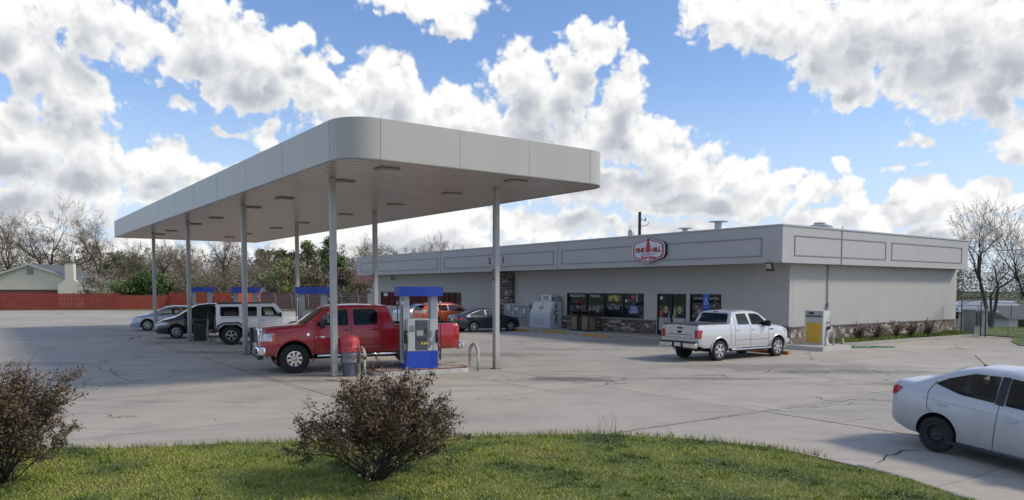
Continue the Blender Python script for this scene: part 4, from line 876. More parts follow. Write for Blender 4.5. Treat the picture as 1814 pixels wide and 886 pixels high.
# ------------------------------------------------------------------ pump islands
M_BLUE = mat('pump_blue', (.008, .055, .42), .35, vary=.05, coat=.2); M_PW = mat('pump_grey_white', (.42, .43, .44), .4, vary=.04); M_PD = mat('pump_dark', (.03, .03, .033), .35)
M_KERBW = mat('kerb_white', (.50, .49, .46), .8, vary=.2, vscale=5); M_KERBR = mat('kerb_red', (.22, .035, .03), .8, vary=.4, vscale=6)
M_PIPE = mat('bollard_white', (.55, .54, .50), .55, col2=(.32, .30, .27), vscale=6)
M_SCR = mat('pump_screen', (.28, .33, .33), .2); M_YEL = mat('yellow_button', (.6, .5, .05), .4); M_GRN = mat('green_handle', (.02, .16, .04), .4); M_STEEL = mat('steel', (.5, .5, .5), .3, .9)
def make_pump():
    e = empty('fuel_pump', (0, 0, 0), 0)
    q = MB(); q.box((0, 0, .28), (1.08, .62, .56), bevel=.02); q.build('base_cabinet', M_BLUE, e)
    q = MB(); q.box((0, 0, 1.07), (.98, .56, 1.02), bevel=.02)
    # bowed front plates
    for s in (-1, 1):
        q.box((-.34, s * .29, 1.08), (.26, .05, 1.0), bevel=.015); q.box((.38, s * .29, 1.08), (.22, .05, 1.0), bevel=.015); q.box((0, s * .29, .6), (1.0, .06, .08), bevel=.015)
    q.build('cabinet', M_PW, e)
    q = MB()
    for x in (-.47, .47): q.box((x, 0, 1.27), (.24, .34, 2.2), bevel=.03)
    q.build('upright', M_PW, e)
    q = MB(); pr = []
    for k in range(13): t = -1 + 2 * k / 12; pr.append((t * .72, -.30 - .10 * (1 - t * t)))
    for k in range(13): t = 1 - 2 * k / 12; pr.append((t * .72, .30 + .10 * (1 - t * t)))
    q.prism(pr, 2.30, 2.60); q.build('valance', M_BLUE, e)
    for s in (-1, 1):
        q = MB(); q.box((-.01, s * .30, 1.06), (.42, .05, .96), bevel=.01); q.box((.0, s * .318, 1.44), (.4, .03, .16), bevel=.01)
        q.build('keypad_panel', mat('pump_panel', (.07, .075, .08), .35, vary=.2, vscale=12), e)
        q = MB(); q.box((-.07, s * .33, 1.13), (.22, .012, .17), bevel=.004); q.build('screen', M_SCR, e)
        q = MB()
        for i in range(3): q.box((.0 + i * .085, s * .33, .80), (.055, .014, .07), bevel=.006)
        q.build('grade_buttons', M_YEL, e)
        q = MB()
        for i in range(4):
            for j in range(2): q.box((-.14 + i * .085, s * .33, .92 + j * .05), (.05, .012, .03))
        q.box((.14, s * .33, 1.2), (.09, .014, .14)); q.build('card_reader', M_PD, e)
        q = MB(); q.box((.30, s * .325, 1.1), (.09, .012, .18)); q.box((.30, s * .325, .8), (.09, .012, .09)); q.box((-.33, s * .322, 1.28), (.16, .01, .2)); q.build('sticker', mat('sticker_grey', (.2, .2, .2), .5, vary=.5, vscale=30), e)
        for x, hm in ((-.50, M_GRN), (.50, M_PD)):
            q = MB(); q.box((x, s * .24, 1.02), (.10, .2, .42), bevel=.02); q.build('nozzle_boot', M_PD, e)
            q = MB(); q.tube([(x, s * .36, .93), (x, s * .37, 1.06), (x, s * .30, 1.16)], .028, 8); q.box((x, s * .38, .98), (.04, .05, .18), bevel=.01); q.build('nozzle', hm, e)
            sx = 1 if x > 0 else -1
            h = [(x, s * .37, .9), (x + sx * .02, s * .42, .55), (x + sx * .07, s * .40, .28), (x + sx * .12, s * .34, .42), (x + sx * .13, s * .30, 1.2), (x + sx * .12, s * .27, 1.9), (x + sx * .09, s * .24, 2.3)]
            pts = []
            for i in range(len(h) - 1):
                p0, p1, p2, p3 = [Vector(h[max(0, min(len(h) - 1, i + d))]) for d in (-1, 0, 1, 2)]
                for t in np.linspace(0, 1, 6, endpoint=False): pts.append(.5 * ((2 * p1) + (-p0 + p2) * t + (2 * p0 - 5 * p1 + 4 * p2 - p3) * t * t + (-p0 + 3 * p1 - 3 * p2 + p3) * t ** 3))
            q = MB(); q.tube(pts, .017, 8); q.build('hose', M_PD, e)
            q = MB(); q.box((x + sx * .12, s * .27, 2.08), (.06, .07, .12), bevel=.015); q.build('breakaway', M_STEEL, e)
    return e
isl = []
for i in range(4):
    l = TC @ Vector((1.05 * S, LA[i] * S, 0)); r = TC @ Vector((5.52 * S, RA[i] * S, 0)); mid = (l + r) / 2; d = (r - l).normalized(); isl.append((mid, math.atan2(d.y, d.x), d, l, r))
isl_lab = ['white edged concrete kerb island with red top line under the nearest pump', 'kerb island under the second pump, behind the red pickup', 'kerb island under the pump behind the white off-roader', 'kerb island under the farthest pump']
pump_lab = ['nearest blue and grey fuel pump in front of the red pickup bed', 'blue topped fuel pump just behind the red pickup cab', 'blue topped fuel pump behind the white off-roader', 'farthest blue topped fuel pump, behind the black minivan']
pump = make_pump()
def make_bollard():
    q = MB(); w = .36
    q.tube([(0, -w, 0), (0, -w, .55)] + [(0, -w * math.cos(t), .55 + w * .85 * math.sin(t)) for t in np.linspace(.15, math.pi - .15, 12)] + [(0, w, .55), (0, w, 0)], .055, 12)
    return q.build('hoop_bollard', M_PIPE)
bol = make_bollard()
for i, (mid, yaw, d, l, r) in enumerate(isl):
    q = MB(); q.prism(round_poly([(-1.55, -.5), (1.6, -.5), (1.6, .5), (-1.55, .5)], .35, 6), 0, .13); q.mi = 1; q.prism(round_poly([(-1.53, -.48), (1.58, -.48), (1.58, .48), (-1.53, .48)], .33, 6), .131, .15)
    q.mi = 2; q.prism(round_poly([(-1.42, -.38), (1.47, -.38), (1.47, .38), (-1.42, .38)], .3, 6), .1515, .155)
    o = q.build('pump_island', [M_KERBW, M_KERBR, M_CONC]); o.location = mid; o.rotation_euler[2] = yaw
    tag(o, isl_lab[i], 'pump island', 'islands under the fuel pumps')
    p = pump if i == 0 else copy_tree(pump)
    p.location = mid + Vector((0, 0, .155)); p.rotation_euler[2] = yaw; tag(p, pump_lab[i], 'fuel pump', 'fuel pumps under the canopy')
    for s, lab in ((-1, 'left'), (1, 'right')):
        b = bol if (i == 0 and s == -1) else bol.copy()
        if b is not bol: COL.objects.link(b)
        b.location = mid + d * (1.9 if s == 1 else -1.85); b.rotation_euler[2] = yaw
        nm = ['the nearest pump', 'the second pump', 'the third pump', 'the farthest pump'][i]
        tag(b, 'white hoop bollard at the %s end of the island of %s' % (lab, nm), 'bollard', 'hoop bollards at the pump islands')
# bins
l0 = isl[0][3]; d0 = isl[0][2]
e = empty('litter_bin', l0 + d0 * .50 - Vector((0, .05, 0)), 0, 'grey litter bin with a salmon red domed lid and sagging liner beside the nearest column', 'litter bin')
q = MB(); q.lathe([(.22, 0), (.27, .75), (.28, .78), (.26, .78), (.21, .03)], 24); q.build('tub', mat('bin_grey', (.10, .11, .13), .5, vary=.2, vscale=6), e)
q = MB()
for k in range(40): pass
pr = [(.285 + .012 * math.sin(z * 31), z) for z in np.linspace(.42, .80, 12)]
q.lathe(pr, 24, cap=False); q.build('liner', mat('bin_liner', (.16, .17, .19), .3, bump=1.0, bscale=9, stretch=(1, 1, .4)), e)
q = MB(); q.lathe([(.315, .76), (.32, .88), (.30, .90), (.29, 1.0), (.285, 1.1), (.24, 1.2), (.14, 1.255), (0, 1.27)], 28); q.mi = 1; q.box((0, -.25, 1.0), (.26, .1, .16), bevel=.02)
q.build('domed_lid', [mat('lid_salmon', (.50, .06, .065), .45, vary=.05), mat('lid_flap', (.42, .05, .055), .5)], e)
for i, lab in ((1, 'tall black square bin beside the column in front of the white off-roader'), (2, 'tall black square bin beside the column in front of the black minivan')):
    e = empty('litter_bin', isl[i][3] + isl[i][2] * .46 , isl[i][1], lab, 'litter bin', 'black bins beside the canopy columns')
    q = MB(); q.box((0, 0, .47), (.56, .56, .94), bevel=.03); q.build('bin_body', mat('bin_black', (.02, .021, .023), .5, vary=.3, vscale=5), e)
    q = MB(); q.box((0, 0, 1.02), (.6, .6, .14), bevel=.05); q.build('lid', MATS['bin_black'], e)
    q = MB(); q.box((0, -.285, .80), (.4, .015, .12), bevel=.004); q.build('flap', mat('bin_flap', (.05, .05, .055), .4), e)

# ------------------------------------------------------------------ store
T_ = 1.35
W0 = Vector((13.249, 35.398, 0)); F0 = Vector((12.348, 33.947, 0))
LW, DW = 45.7, 17.5; LF, DF = 46.4, 18.93
ZF0, ZF1 = 3.915, 5.61
def stucco(name, c, s=.6):
    return mat(name, c, .85, vary=.05, vscale=s * 1.6, bump=.25, bscale=30)
M_WALL = stucco('wall_stucco', (.43, .42, .395)); M_PAR = stucco('parapet_stucco', (.43, .425, .415), .4)
def stone(name, rows, side=False):
    m = bpy.data.materials.new(name); m.use_nodes = True
    nt = m.node_tree; N = nt.nodes; L = nt.links; bs = N['Principled BSDF']; tc = N.new('ShaderNodeTexCoord')
    sp = N.new('ShaderNodeSeparateXYZ'); L.new(tc.outputs['Object'], sp.inputs[0])
    ad = N.new('ShaderNodeMath'); ad.operation = 'ADD'; L.new(sp.outputs[0], ad.inputs[0]); L.new(sp.outputs[1], ad.inputs[1])
    cb = N.new('ShaderNodeCombineXYZ'); L.new(ad.outputs[0], cb.inputs[0]); L.new(sp.outputs[2], cb.inputs[1])
    if side:
        mp = N.new('ShaderNodeMapping'); mp.inputs['Scale'].default_value = (3.2, 4.8, 1); L.new(cb.outputs[0], mp.inputs[0])
        v = N.new('ShaderNodeTexVoronoi'); v.inputs['Scale'].default_value = 1; L.new(mp.outputs[0], v.inputs[0]); v2 = N.new('ShaderNodeTexVoronoi'); v2.feature = 'DISTANCE_TO_EDGE'; v2.inputs['Scale'].default_value = 1; L.new(mp.outputs[0], v2.inputs[0])
        colr = v.outputs['Color']; edge = v2.outputs['Distance']; ew = .07
    else:
        mp = N.new('ShaderNodeMapping'); mp.inputs['Scale'].default_value = (2.6, 8.5, 1); L.new(cb.outputs[0], mp.inputs[0])
        v = N.new('ShaderNodeTexVoronoi'); v.distance = 'CHEBYCHEV'; v.inputs['Scale'].default_value = 1; v.inputs['Randomness'].default_value = .75; L.new(mp.outputs[0], v.inputs[0])
        f2 = N.new('ShaderNodeTexVoronoi'); f2.distance = 'CHEBYCHEV'; f2.feature = 'F2'; f2.inputs['Scale'].default_value = 1; f2.inputs['Randomness'].default_value = .75; L.new(mp.outputs[0], f2.inputs[0])
        sb = N.new('ShaderNodeMath'); sb.operation = 'SUBTRACT'; L.new(f2.outputs['Distance'], sb.inputs[0]); L.new(v.outputs['Distance'], sb.inputs[1])
        colr = v.outputs['Color']; edge = sb.outputs[0]; ew = .10
    hs = N.new('ShaderNodeSeparateColor'); L.new(colr, hs.inputs[0])
    r = N.new('ShaderNodeValToRGB'); r.color_ramp.interpolation = 'CONSTANT'; L.new(hs.outputs[0], r.inputs[0])
    cols = [(.10, .085, .08), (.20, .15, .12), (.13, .13, .135), (.30, .25, .21), (.075, .06, .062), (.17, .10, .085), (.36, .33, .30), (.11, .10, .11)] if not side else [(.26, .19, .15), (.12, .095, .095), (.38, .32, .26), (.17, .12, .11), (.09, .08, .09), (.30, .24, .20), (.48, .44, .38), (.2, .13, .11)]
    e = r.color_ramp.elements; e[0].position = 0; e[0].color = cols[0] + (1,); e[1].position = .125; e[1].color = cols[1] + (1,)
    for i in range(2, 8): k = e.new(i / 8); k.color = cols[i] + (1,)
    n = N.new('ShaderNodeTexNoise'); n.inputs['Scale'].default_value = 12; n.inputs['Detail'].default_value = 6; L.new(tc.outputs['Object'], n.inputs[0])
    x = N.new('ShaderNodeMix'); x.data_type = 'RGBA'; x.blend_type = 'MULTIPLY'; x.inputs[0].default_value = .7; L.new(r.outputs[0], x.inputs[6])
    cr = N.new('ShaderNodeMapRange'); cr.inputs[3].default_value = .5; cr.inputs[4].default_value = 1.5; L.new(n.outputs[0], cr.inputs[0]); L.new(cr.outputs[0], x.inputs[7])
    mr = N.new('ShaderNodeMapRange'); mr.inputs[1].default_value = ew; mr.inputs[2].default_value = ew * .2; L.new(edge, mr.inputs[0])
    y = N.new('ShaderNodeMix'); y.data_type = 'RGBA'; L.new(mr.outputs[0], y.inputs[0]); L.new(x.outputs[2], y.inputs[6]); y.inputs[7].default_value = (.05, .045, .04, 1) if not side else (.14, .12, .10, 1)
    L.new(y.outputs[2], bs.inputs['Base Color']); bs.inputs['Roughness'].default_value = .85
    bp = N.new('ShaderNodeBump'); bp.inputs['Distance'].default_value = .04; bp.inputs['Strength'].default_value = .9; ml = N.new('ShaderNodeMath'); ml.operation = 'MINIMUM'; L.new(edge, ml.inputs[0]); ml.inputs[1].default_value = ew * 2.5
    hh = N.new('ShaderNodeMath'); hh.operation = 'MULTIPLY_ADD'; L.new(n.outputs[0], hh.inputs[0]); hh.inputs[1].default_value = .1; L.new(ml.outputs[0], hh.inputs[2]); L.new(hh.outputs[0], bp.inputs['Height']); L.new(bp.outputs[0], bs.inputs['Normal'])
    return m
M_ST1 = stone('ledge_stone', 8); M_ST2 = stone('field_stone', 8, True)
store = empty('store_building', (W0.x, W0.y, 0), TH, 'long low grey stucco store with stone base, wide parapet and dark shop windows', 'building')
# store frame: local x = b (along the side wall), local y = a (along the front, going left)
FL = F0 - W0; fx, fy_ = FL.dot(Bv), FL.dot(Av)               # fascia corner offset (-1.58, -.64)
OPEN = [('door', 6.33, 8.46, .09, 2.43), ('win', 3.97, 6.08, .09, 2.43), ('win', 9.48, 16.4, .94, 2.43), ('win', 29.41, 43.9, 1.08, 2.39)]
def wall_front():
    q = MB(); cuts = sorted(OPEN, key=lambda k: k[1]); y = 0; th = .25
    def bx(y0, y1, z0, z1): q.box((th / 2, (y0 + y1) / 2, (z0 + z1) / 2), (th, y1 - y0, z1 - z0))
    for n_, a, b_, z0, z1 in cuts:
        bx(y, a, 0, ZF0 + .2)
        if z0 > .1: bx(a, b_, 0, z0)
        bx(a, b_, z1, ZF0 + .2); y = b_
    bx(y, LW, 0, ZF0 + .2)
    q.box((DW / 2 + .13, .125, (ZF0 + .2) / 2), (DW - .26, .25, ZF0 + .2)); q.box((DW / 2, LW - .125, (ZF0 + .2) / 2), (DW - .52, .25, ZF0 + .2)); q.box((DW - .125, LW / 2, (ZF0 + .2) / 2), (.25, LW - .5, ZF0 + .2))
    return q.build('wall', M_WALL, store)
wall_front()
q = MB(); q.box((fx + DF / 2, fy_ + .15, (ZF0 + ZF1) / 2), (DF, .3, ZF1 - ZF0)); q.box((fx + .15, fy_ + LF / 2 + .15, (ZF0 + ZF1) / 2), (.3, LF - .3, ZF1 - ZF0))
q.box((fx + DF - .15, fy_ + LF / 2, (ZF0 + ZF1) / 2), (.3, LF - .6, ZF1 - ZF0)); q.box((fx + DF / 2, fy_ + LF - .15, (ZF0 + ZF1) / 2), (DF - .6, .3, ZF1 - ZF0))
q.build('parapet', M_PAR, store)
q = MB()   # metal coping
cw = .38
q.box((fx + DF / 2, fy_ + cw / 2 - .04, ZF1 + .03), (DF + .08, cw, .07)); q.box((fx + cw / 2 - .04, fy_ + LF / 2 + cw / 2, ZF1 + .03), (cw, LF - cw, .07)); q.box((fx + DF - cw / 2 + .04, fy_ + LF / 2 + cw / 2, ZF1 + .03), (cw, LF - cw, .07))
q.build('coping', mat('coping_metal', (.42, .43, .44), .4, .3), store)
q = MB(); q.box((fx + DF / 2, fy_ + LF / 2, ZF1 - .7), (DF - .7, LF - .7, .1)); q.build('roof', MATS['roof_membrane'], store)
q = MB(); q.box((fx + DF / 2 , fy_ + LF / 2, ZF0 + .04), (DF - .62, LF - .62, .05)); q.build('soffit', mat('store_soffit', (.30, .295, .28), .8, vary=.05), store)
# trim outlines on the parapet, their shadow lines put into a darker grey
M_TRIM_SHADE = mat('parapet_trim_shade', (.25, .25, .25), .8)
def outline(face, c0, c1, z0, z1, w=.045):
    q = MB(); t = .03
    for (a, b_, u, v) in ((c0, c1, z0, z0 + w), (c0, c1, z1 - w, z1), (c0, c0 + w, z0 + w, z1 - w), (c1 - w, c1, z0 + w, z1 - w)):
        if face == 'f': q.box((fx - t / 2 + .001, fy_ + (a + b_) / 2, (u + v) / 2), (t, b_ - a, v - u))
        else: q.box((fx + (a + b_) / 2, fy_ - t / 2 + .001, (u + v) / 2), (b_ - a, t, v - u))
    q.build('panel_trim', M_TRIM_SHADE, store)
for a, b_ in ((1.09, 15.7), (16.5, 30.1), (31.05, 45.4)): outline('f', a, b_, 4.22, 5.10)
for a, b_ in ((.93, 9.2), (9.8, 18.08)): outline('s', a, b_, 4.25, 5.2)
q = MB()
for y in (16.1, 30.6): q.box((fx - .003, fy_ + y, (ZF0 + ZF1) / 2), (.008, .03, ZF1 - ZF0 - .02))
q.box((fx + 4.92, fy_ - .015, (ZF0 + ZF1) / 2 + .1), (.035, .03, ZF1 - ZF0 + .2))
q.build('joint_strip', mat('joint_dark', (.17, .17, .175), .7), store)
# stone base with cap
for a, b_, z in ((-.1, 3.90, .86), (6.1, 6.3, .86), (8.53, 16.9, .86)): q = MB(); q.box((-.05, (a + b_) / 2, z / 2), (.10, b_ - a, z)); q.build('stone_base', M_ST1, store)
q = MB(); q.box((DW / 2 + .0, -.06, .42), (DW, .12, .84)); q.build('stone_base', M_ST2, store)
q = MB()
for a, b_ in ((-.12, 3.9), (8.53, 16.9)): q.box((-.075, (a + b_) / 2, .885), (.15, b_ - a, .05))
q.box((DW / 2 + .01, -.075, .865), (DW, .15, .05)); q.build('stone_cap', mat('stone_cap', (.16, .155, .15), .8), store)
q = MB(); q.box((-.15, 23.1, ZF0 / 2), (.30, 1.8, ZF0)); q.build('stone_pillar', M_ST1, store)
# shop windows
M_FRAME = mat('window_frame_black', (.015, .015, .017), .4); 
def shop_glass():
    m = mat('shop_glass', (.012, .014, .018), .03, spec=.8); return m
M_SHOP = shop_glass(); M_INT = mat('shop_interior', (.02, .02, .022), .8, col2=(.09, .08, .075), vscale=2.4)
def T3(y, z, x=0): return Matrix.Translation((x, y, z)) @ Matrix(((0, 0, -1, 0), (-1, 0, 0, 0), (0, 1, 0, 0), (0, 0, 0, 1)))   # text reads left to right on the front wall
def window(a, b_, z0, z1, splits, glass=None, label=None):
    f = MB(); w = .055; x = .07
    def bx(y0, y1, u, v): f.box((x, (y0 + y1) / 2, (u + v) / 2), (.12, y1 - y0, v - u))
    bx(a, b_, z0, z0 + w); bx(a, b_, z1 - w, z1); bx(a, a + w, z0 + w, z1 - w); bx(b_ - w, b_, z0 + w, z1 - w)
    for s in splits: bx(s - w / 2, s + w / 2, z0 + w, z1 - w)
    fo = f.build('window', M_FRAME, store)
    ed = [a] + list(splits) + [b_]
    for u, v in zip(ed, ed[1:]):
        g = MB(); g.box((.09, (u + v) / 2, (z0 + z1) / 2), (.02, v - u - .05, z1 - z0 - .1)); g.build('pane', glass or M_SHOP, fo)
    return fo
w_big = window(9.48, 16.4, .94, 2.43, (11.23, 12.88, 14.49))
w_sm = window(3.97, 6.08, .09, 2.43, (5.05,))
w_far = window(29.41, 43.9, 1.08, 2.39, (30.62, 31.5, 32.41, 34.5, 36.5, 38.6, 41.2, 42.4), mat('brown_glass', (.055, .022, .018), .05, spec=.7))
dr = window(6.33, 8.46, .09, 2.43, (7.41,)); dr.name = 'door'
q = MB(); 
for y in (7.25, 7.57): q.tube([(-.03, y, .95), (-.03, y, 1.25)], .014, 8)
q.build('handle', M_CHROME, dr)
# things stuck on the glass
M_WTXT = mat('window_lettering', (.50, .50, .50), .6); PX = .077
def sticker(par, y, z, w, h, m, name='poster', x=PX):
    q = MB(); q.box((x, y, z), (.006, w, h)); return q.build(name, m, par)
def words(par, s, y, z, size, m=M_WTXT, x=PX - .004, **k): return text_mesh('lettering', s, size, m, T3(y, z, x), par, depth=.004, **k)
words(w_big, 'WELCOME TO', 15.45, 2.23, .22, bold=.004); words(w_big, 'PINE HILL', 13.72, 2.23, .22, bold=.004)
def art(name, cols, s):
    m = bpy.data.materials.new(name); m.use_nodes = True; N = m.node_tree.nodes; L = m.node_tree.links; tc = N.new('ShaderNodeTexCoord')
    v = N.new('ShaderNodeTexVoronoi'); v.inputs['Scale'].default_value = s; L.new(tc.outputs['Object'], v.inputs[0]); h = N.new('ShaderNodeSeparateColor'); L.new(v.outputs['Color'], h.inputs[0])
    r = N.new('ShaderNodeValToRGB'); r.color_ramp.interpolation = 'CONSTANT'; L.new(h.outputs[0], r.inputs[0]); e = r.color_ramp.elements; n = len(cols)
    e[0].color = cols[0] + (1,); e[1].position = 1 / n; e[1].color = cols[1] + (1,)
    for i in range(2, n): k = e.new(i / n); k.color = cols[i] + (1,)
    L.new(r.outputs[0], N['Principled BSDF'].inputs['Base Color']); N['Principled BSDF'].inputs['Roughness'].default_value = .3; return m
M_STOCK = art('shelf_stock', [(.012, .012, .014), (.02, .02, .022), (.10, .09, .085), (.012, .012, .014), (.18, .03, .03), (.03, .03, .035), (.25, .24, .22), (.015, .015, .02)], 6.5)
for par, y, w in ((w_big, 15.42, 1.5), (w_big, 13.7, 1.35)): sticker(par, y, 1.32, w, .62, M_STOCK, 'window_poster')
sticker(w_sm, 5.5, 1.55, .85, .8, M_STOCK, 'window_poster'); sticker(w_sm, 4.52, 1.55, .8, .8, M_STOCK, 'window_poster')
M_ART = art('neon_poster', [(.015, .015, .02), (.35, .05, .03), (.40, .30, .05), (.03, .10, .04), (.02, .02, .03), (.30, .10, .03)], 5)
sticker(w_big, 12.0, 2.12, 1.1, .38, M_ART, 'window_poster')
words(w_big, 'ULTRA', 12.05, 1.52, .27, sx=1.2); words(w_big, 'MICHELOB', 12.1, 1.74, .11)
q = sticker(w_big, 10.35, 1.44, .95, .52, mat('poster_blue', (.012, .02, .10), .4), 'window_poster')
words(w_big, 'BUD', 10.35, 1.56, .25, m=mat('pale_blue_letter', (.42, .46, .6), .5), x=PX - .008, bold=.012); words(w_big, 'LIGHT', 10.35, 1.34, .25, m=MATS['pale_blue_letter'], x=PX - .008, bold=.012)
sticker(w_big, 11.02, 1.98, .16, .16, mat('notice_white', (.55, .55, .53), .6), 'notice'); sticker(w_big, 10.42, 2.22, .34, .16, mat('pink_neon', (.55, .03, .14), .4), 'notice')
sticker(w_big, 10.6, 1.98, .5, .22, M_STOCK, 'notice'); sticker(w_big, 10.12, 2.15, .16, .5, mat('notice_grey', (.22, .24, .25), .5), 'notice')
sticker(dr, 8.2, 2.18, .2, .17, MATS['notice_white'], 'notice')
for y in (7.85, 6.85):
    q = MB(); T = Matrix.Translation((PX, y, 1.52)) @ Matrix.Rotation(math.pi / 4, 4, 'X'); q.box((0, 0, 0), (.006, .32, .32), M=T); q.build('diamond_notice', mat('diamond_tan', (.42, .34, .14), .5), dr)
    sticker(dr, y, 1.52, .34, .1, mat('diamond_band', (.20, .17, .12), .5), 'notice', PX - .004)
sticker(dr, 8.22, 1.28, .2, .42, mat('notice_red', (.42, .06, .04), .5), 'notice'); sticker(dr, 7.62, 1.28, .12, .3, mat('notice_cyan', (.05, .25, .35), .5), 'notice')
sticker(dr, 7.2, 1.35, .15, .5, mat('notice_green', (.28, .33, .14), .5), 'notice')
for y, w in ((7.95, .86), (6.87, .90)): sticker(dr, y, .72, w, .72, art('door_poster%d' % (y * 10), [(.36, .37, .38), (.30, .31, .33), (.38, .39, .4), (.42, .42, .42), (.16, .2, .2)], 2.2), 'door_poster')
words(w_sm, 'ATTENTION   SHOPPERS', 5.0, 2.18, .15)
sticker(w_far, 42.95, 2.12, .9, .3, MATS['notice_white'], 'notice')
# walkway
q = MB(); q.prism([(-1.75, -.4), (-.0, -.4), (-.0, LW + 1), (-1.75, LW + 1)], -.05, .085)
o = q.build('pavement', M_CONC); o.location = store.location; o.rotation_euler = store.rotation_euler; tag(o, kind='structure')
# fixed things of the store
def store_pt(a, b_, z=0): return Matrix.Translation(W0) @ Matrix.Rotation(TH, 4, 'Z') @ Vector((b_, a, z))
def on_store(o): o.location = W0; o.rotation_euler = (0, 0, TH); return o
# sign
sg = on_store(empty('shop_sign', label='white hexagonal shop sign edged in red with a red pine tree, on the parapet', cat='shop sign'))
hx = [(-.0, .66), (1.08, .40), (1.22, .26), (1.22, -.26), (1.08, -.42), (0, -.70), (-1.08, -.42), (-1.22, -.26), (-1.22, .26), (-1.08, .40)]
SY, SZ = fy_ + 8.15, 4.80
TS = Matrix.Translation((fx - .12, SY, SZ)) @ Matrix(((0, 0, -1, 0), (-1, 0, 0, 0), (0, 1, 0, 0), (0, 0, 0, 1)))
def signpoly(name, poly, z0, z1, m, par=sg): q = MB(); q.prism(poly, z0, z1, TS); return q.build(name, m, par)
sc = lambda k, dx=0, dy=0: [(x * k + dx, y * k + dy) for x, y in hx]
M_SW = mat('sign_white', (.62, .63, .66), .4); M_SR = mat('sign_red', (.40, .02, .03), .4); M_SBK = mat('sign_dark', (.02, .02, .04), .4); M_SBL = mat('sign_navy', (.02, .03, .10), .4); M_SRR = mat('sign_tree_red', (.50, .03, .02), .4)
signpoly('sign_case', sc(1.0), -.12, .06, M_SBK); signpoly('white_rim', sc(.985), .06, .075, M_SW); signpoly('red_border', sc(.92), .075, .085, M_SR); signpoly('sign_face', sc(.83), .085, .095, M_SW)
tree_o = [(0, .66)]
for i in range(1, 6): t = i / 5; tree_o += [(.05 + .15 * t, .62 - .72 * t + .03), (.02 + .15 * t, .62 - .72 * t)]
tree_o += [(.035, -.10), (.035, -.17), (-.035, -.17), (-.035, -.10)] + [(-x, y) for x, y in tree_o[:0:-1]]
signpoly('pine_emblem', [(x + .03, y + .005) for x, y in tree_o], .095, .10, M_SBL); signpoly('pine_emblem', tree_o, .10, .112, M_SRR)
signpoly('underline', [(-.55, -.235), (.55, -.205), (.55, -.235), (-.55, -.26)], .096, .105, M_SBL)
for s, x in (('PINE', -.60), ('HILL', .60)):
    text_mesh('lettering', s, .34, M_SBL, TS @ Matrix.Translation((x + .012, -.012, .098)), sg, depth=.006, bold=.014, sx=.98)
    text_mesh('lettering', s, .34, M_SRR, TS @ Matrix.Translation((x, 0, .106)), sg, depth=.008, bold=.006, sx=.98)
text_mesh('lettering', 'Food Store', .23, M_SR, TS @ Matrix.Translation((0, -.40, .10)), sg, depth=.008, bold=.010, shear=.35)
# street number
for s, y in (('2', 23.71), ('1', 22.05)):
    o = text_mesh('street_number', s, .60, mat('number_black', (.02, .02, .025), .5), Matrix.Translation((fx - .02, fy_ + y, 4.66)) @ Matrix(((0, 0, -1, 0), (-1, 0, 0, 0), (0, 1, 0, 0), (0, 0, 0, 1))), store, depth=.03, bold=.01)
# floodlights
def flood(y, x, z, yaw, lab, big=1.0):
    e = empty('flood_light', store_pt(y, x, z), TH + yaw, lab, 'flood light', 'flood lights under the parapet')
    T = Matrix.Rotation(R(-28), 4, 'Y')
    q = MB(); q.box((-.12, 0, -.08), (.12 * big, .40 * big, .40 * big), bevel=.02, M=T); q.build('housing', M_BLACK, e)
    q = MB(); q.box((-.12 - .062 * big, 0, -.03), (.01, .30 * big, .26 * big), M=T); q.build('lens', mat('flood_lens', (.42, .42, .38), .2, vary=.3, vscale=20), e)
    q = MB(); q.tube([(.1, 0, .12), (-.05, 0, .02)], .02, 8); q.build('bracket', M_BLACK, e)
flood(fy_ + .62, fx - .0, 3.86, 0, 'large square flood light hung at the store corner')
flood(41.0, -.25, 3.75, 0, 'small black flood light on the far wall above the brown windows', .8)
e = on_store(empty('security_camera', label='row of small white round cameras under the parapet left of the corner flood light', cat='camera'))
for i in range(3): q = MB(); q.lathe([(.05, .04), (.05, 0), (.03, -.05), (0, -.06)], 12, Matrix.Translation((fx + .5, fy_ + 1.15 + .22 * i, ZF0 - .03))); q.build('lens_dome', M_PW, e)
# roof vents
for b_, y, h, w, lab in ((3.6, 9.6, .62, .16, 'flat capped roof vent pipe left of the other one'), (3.2, 6.8, .80, .2, 'taller flat capped roof vent pipe nearer the corner')):
    e = empty('roof_vent', store_pt(y, b_, ZF1 - .65), TH, lab, 'roof vent', 'capped vents on the store roof')
    h += .75
    q = MB(); q.lathe([(w, 0), (w, h)], 16, cap=False); q.build('pipe', mat('galvanised', (.42, .43, .43), .45, .4, vary=.1), e)
    q = MB(); q.lathe([(.08, h - .02), (w * 2.6, h + .03), (w * 2.7, h + .06), (0, h + .09)], 20); q.build('cap', MATS['galvanised'], e)
e = empty('exhaust_fan', store_pt(1.2, 4.4, ZF1 - .65), TH, 'squat round exhaust fan on the roof above the side wall', 'roof fan')
q = MB(); q.lathe([(.5, .0), (.5, .7), (.62, .8), (.62, 1.02), (.45, 1.08), (.3, 1.1), (.3, 1.2), (0, 1.22)], 24); q.build('fan_drum', MATS['galvanised'], e)
q = MB(); q.box((0, 0, .35), (1.2, 1.2, .7)); q.build('curb', MATS['galvanised'], e)
# conduit on side wall
q = MB(); q.tube([(3.2, -.05, 3.9), (3.2, -.05, .9)], .03, 8); q.tube([(3.2, -.17, .9), (3.2, -.17, .1)], .03, 8); q.box((3.2, -.08, 1.9), (.10, .1, .22)); q.build('conduit', mat('conduit_grey', (.30, .30, .30), .5), store)
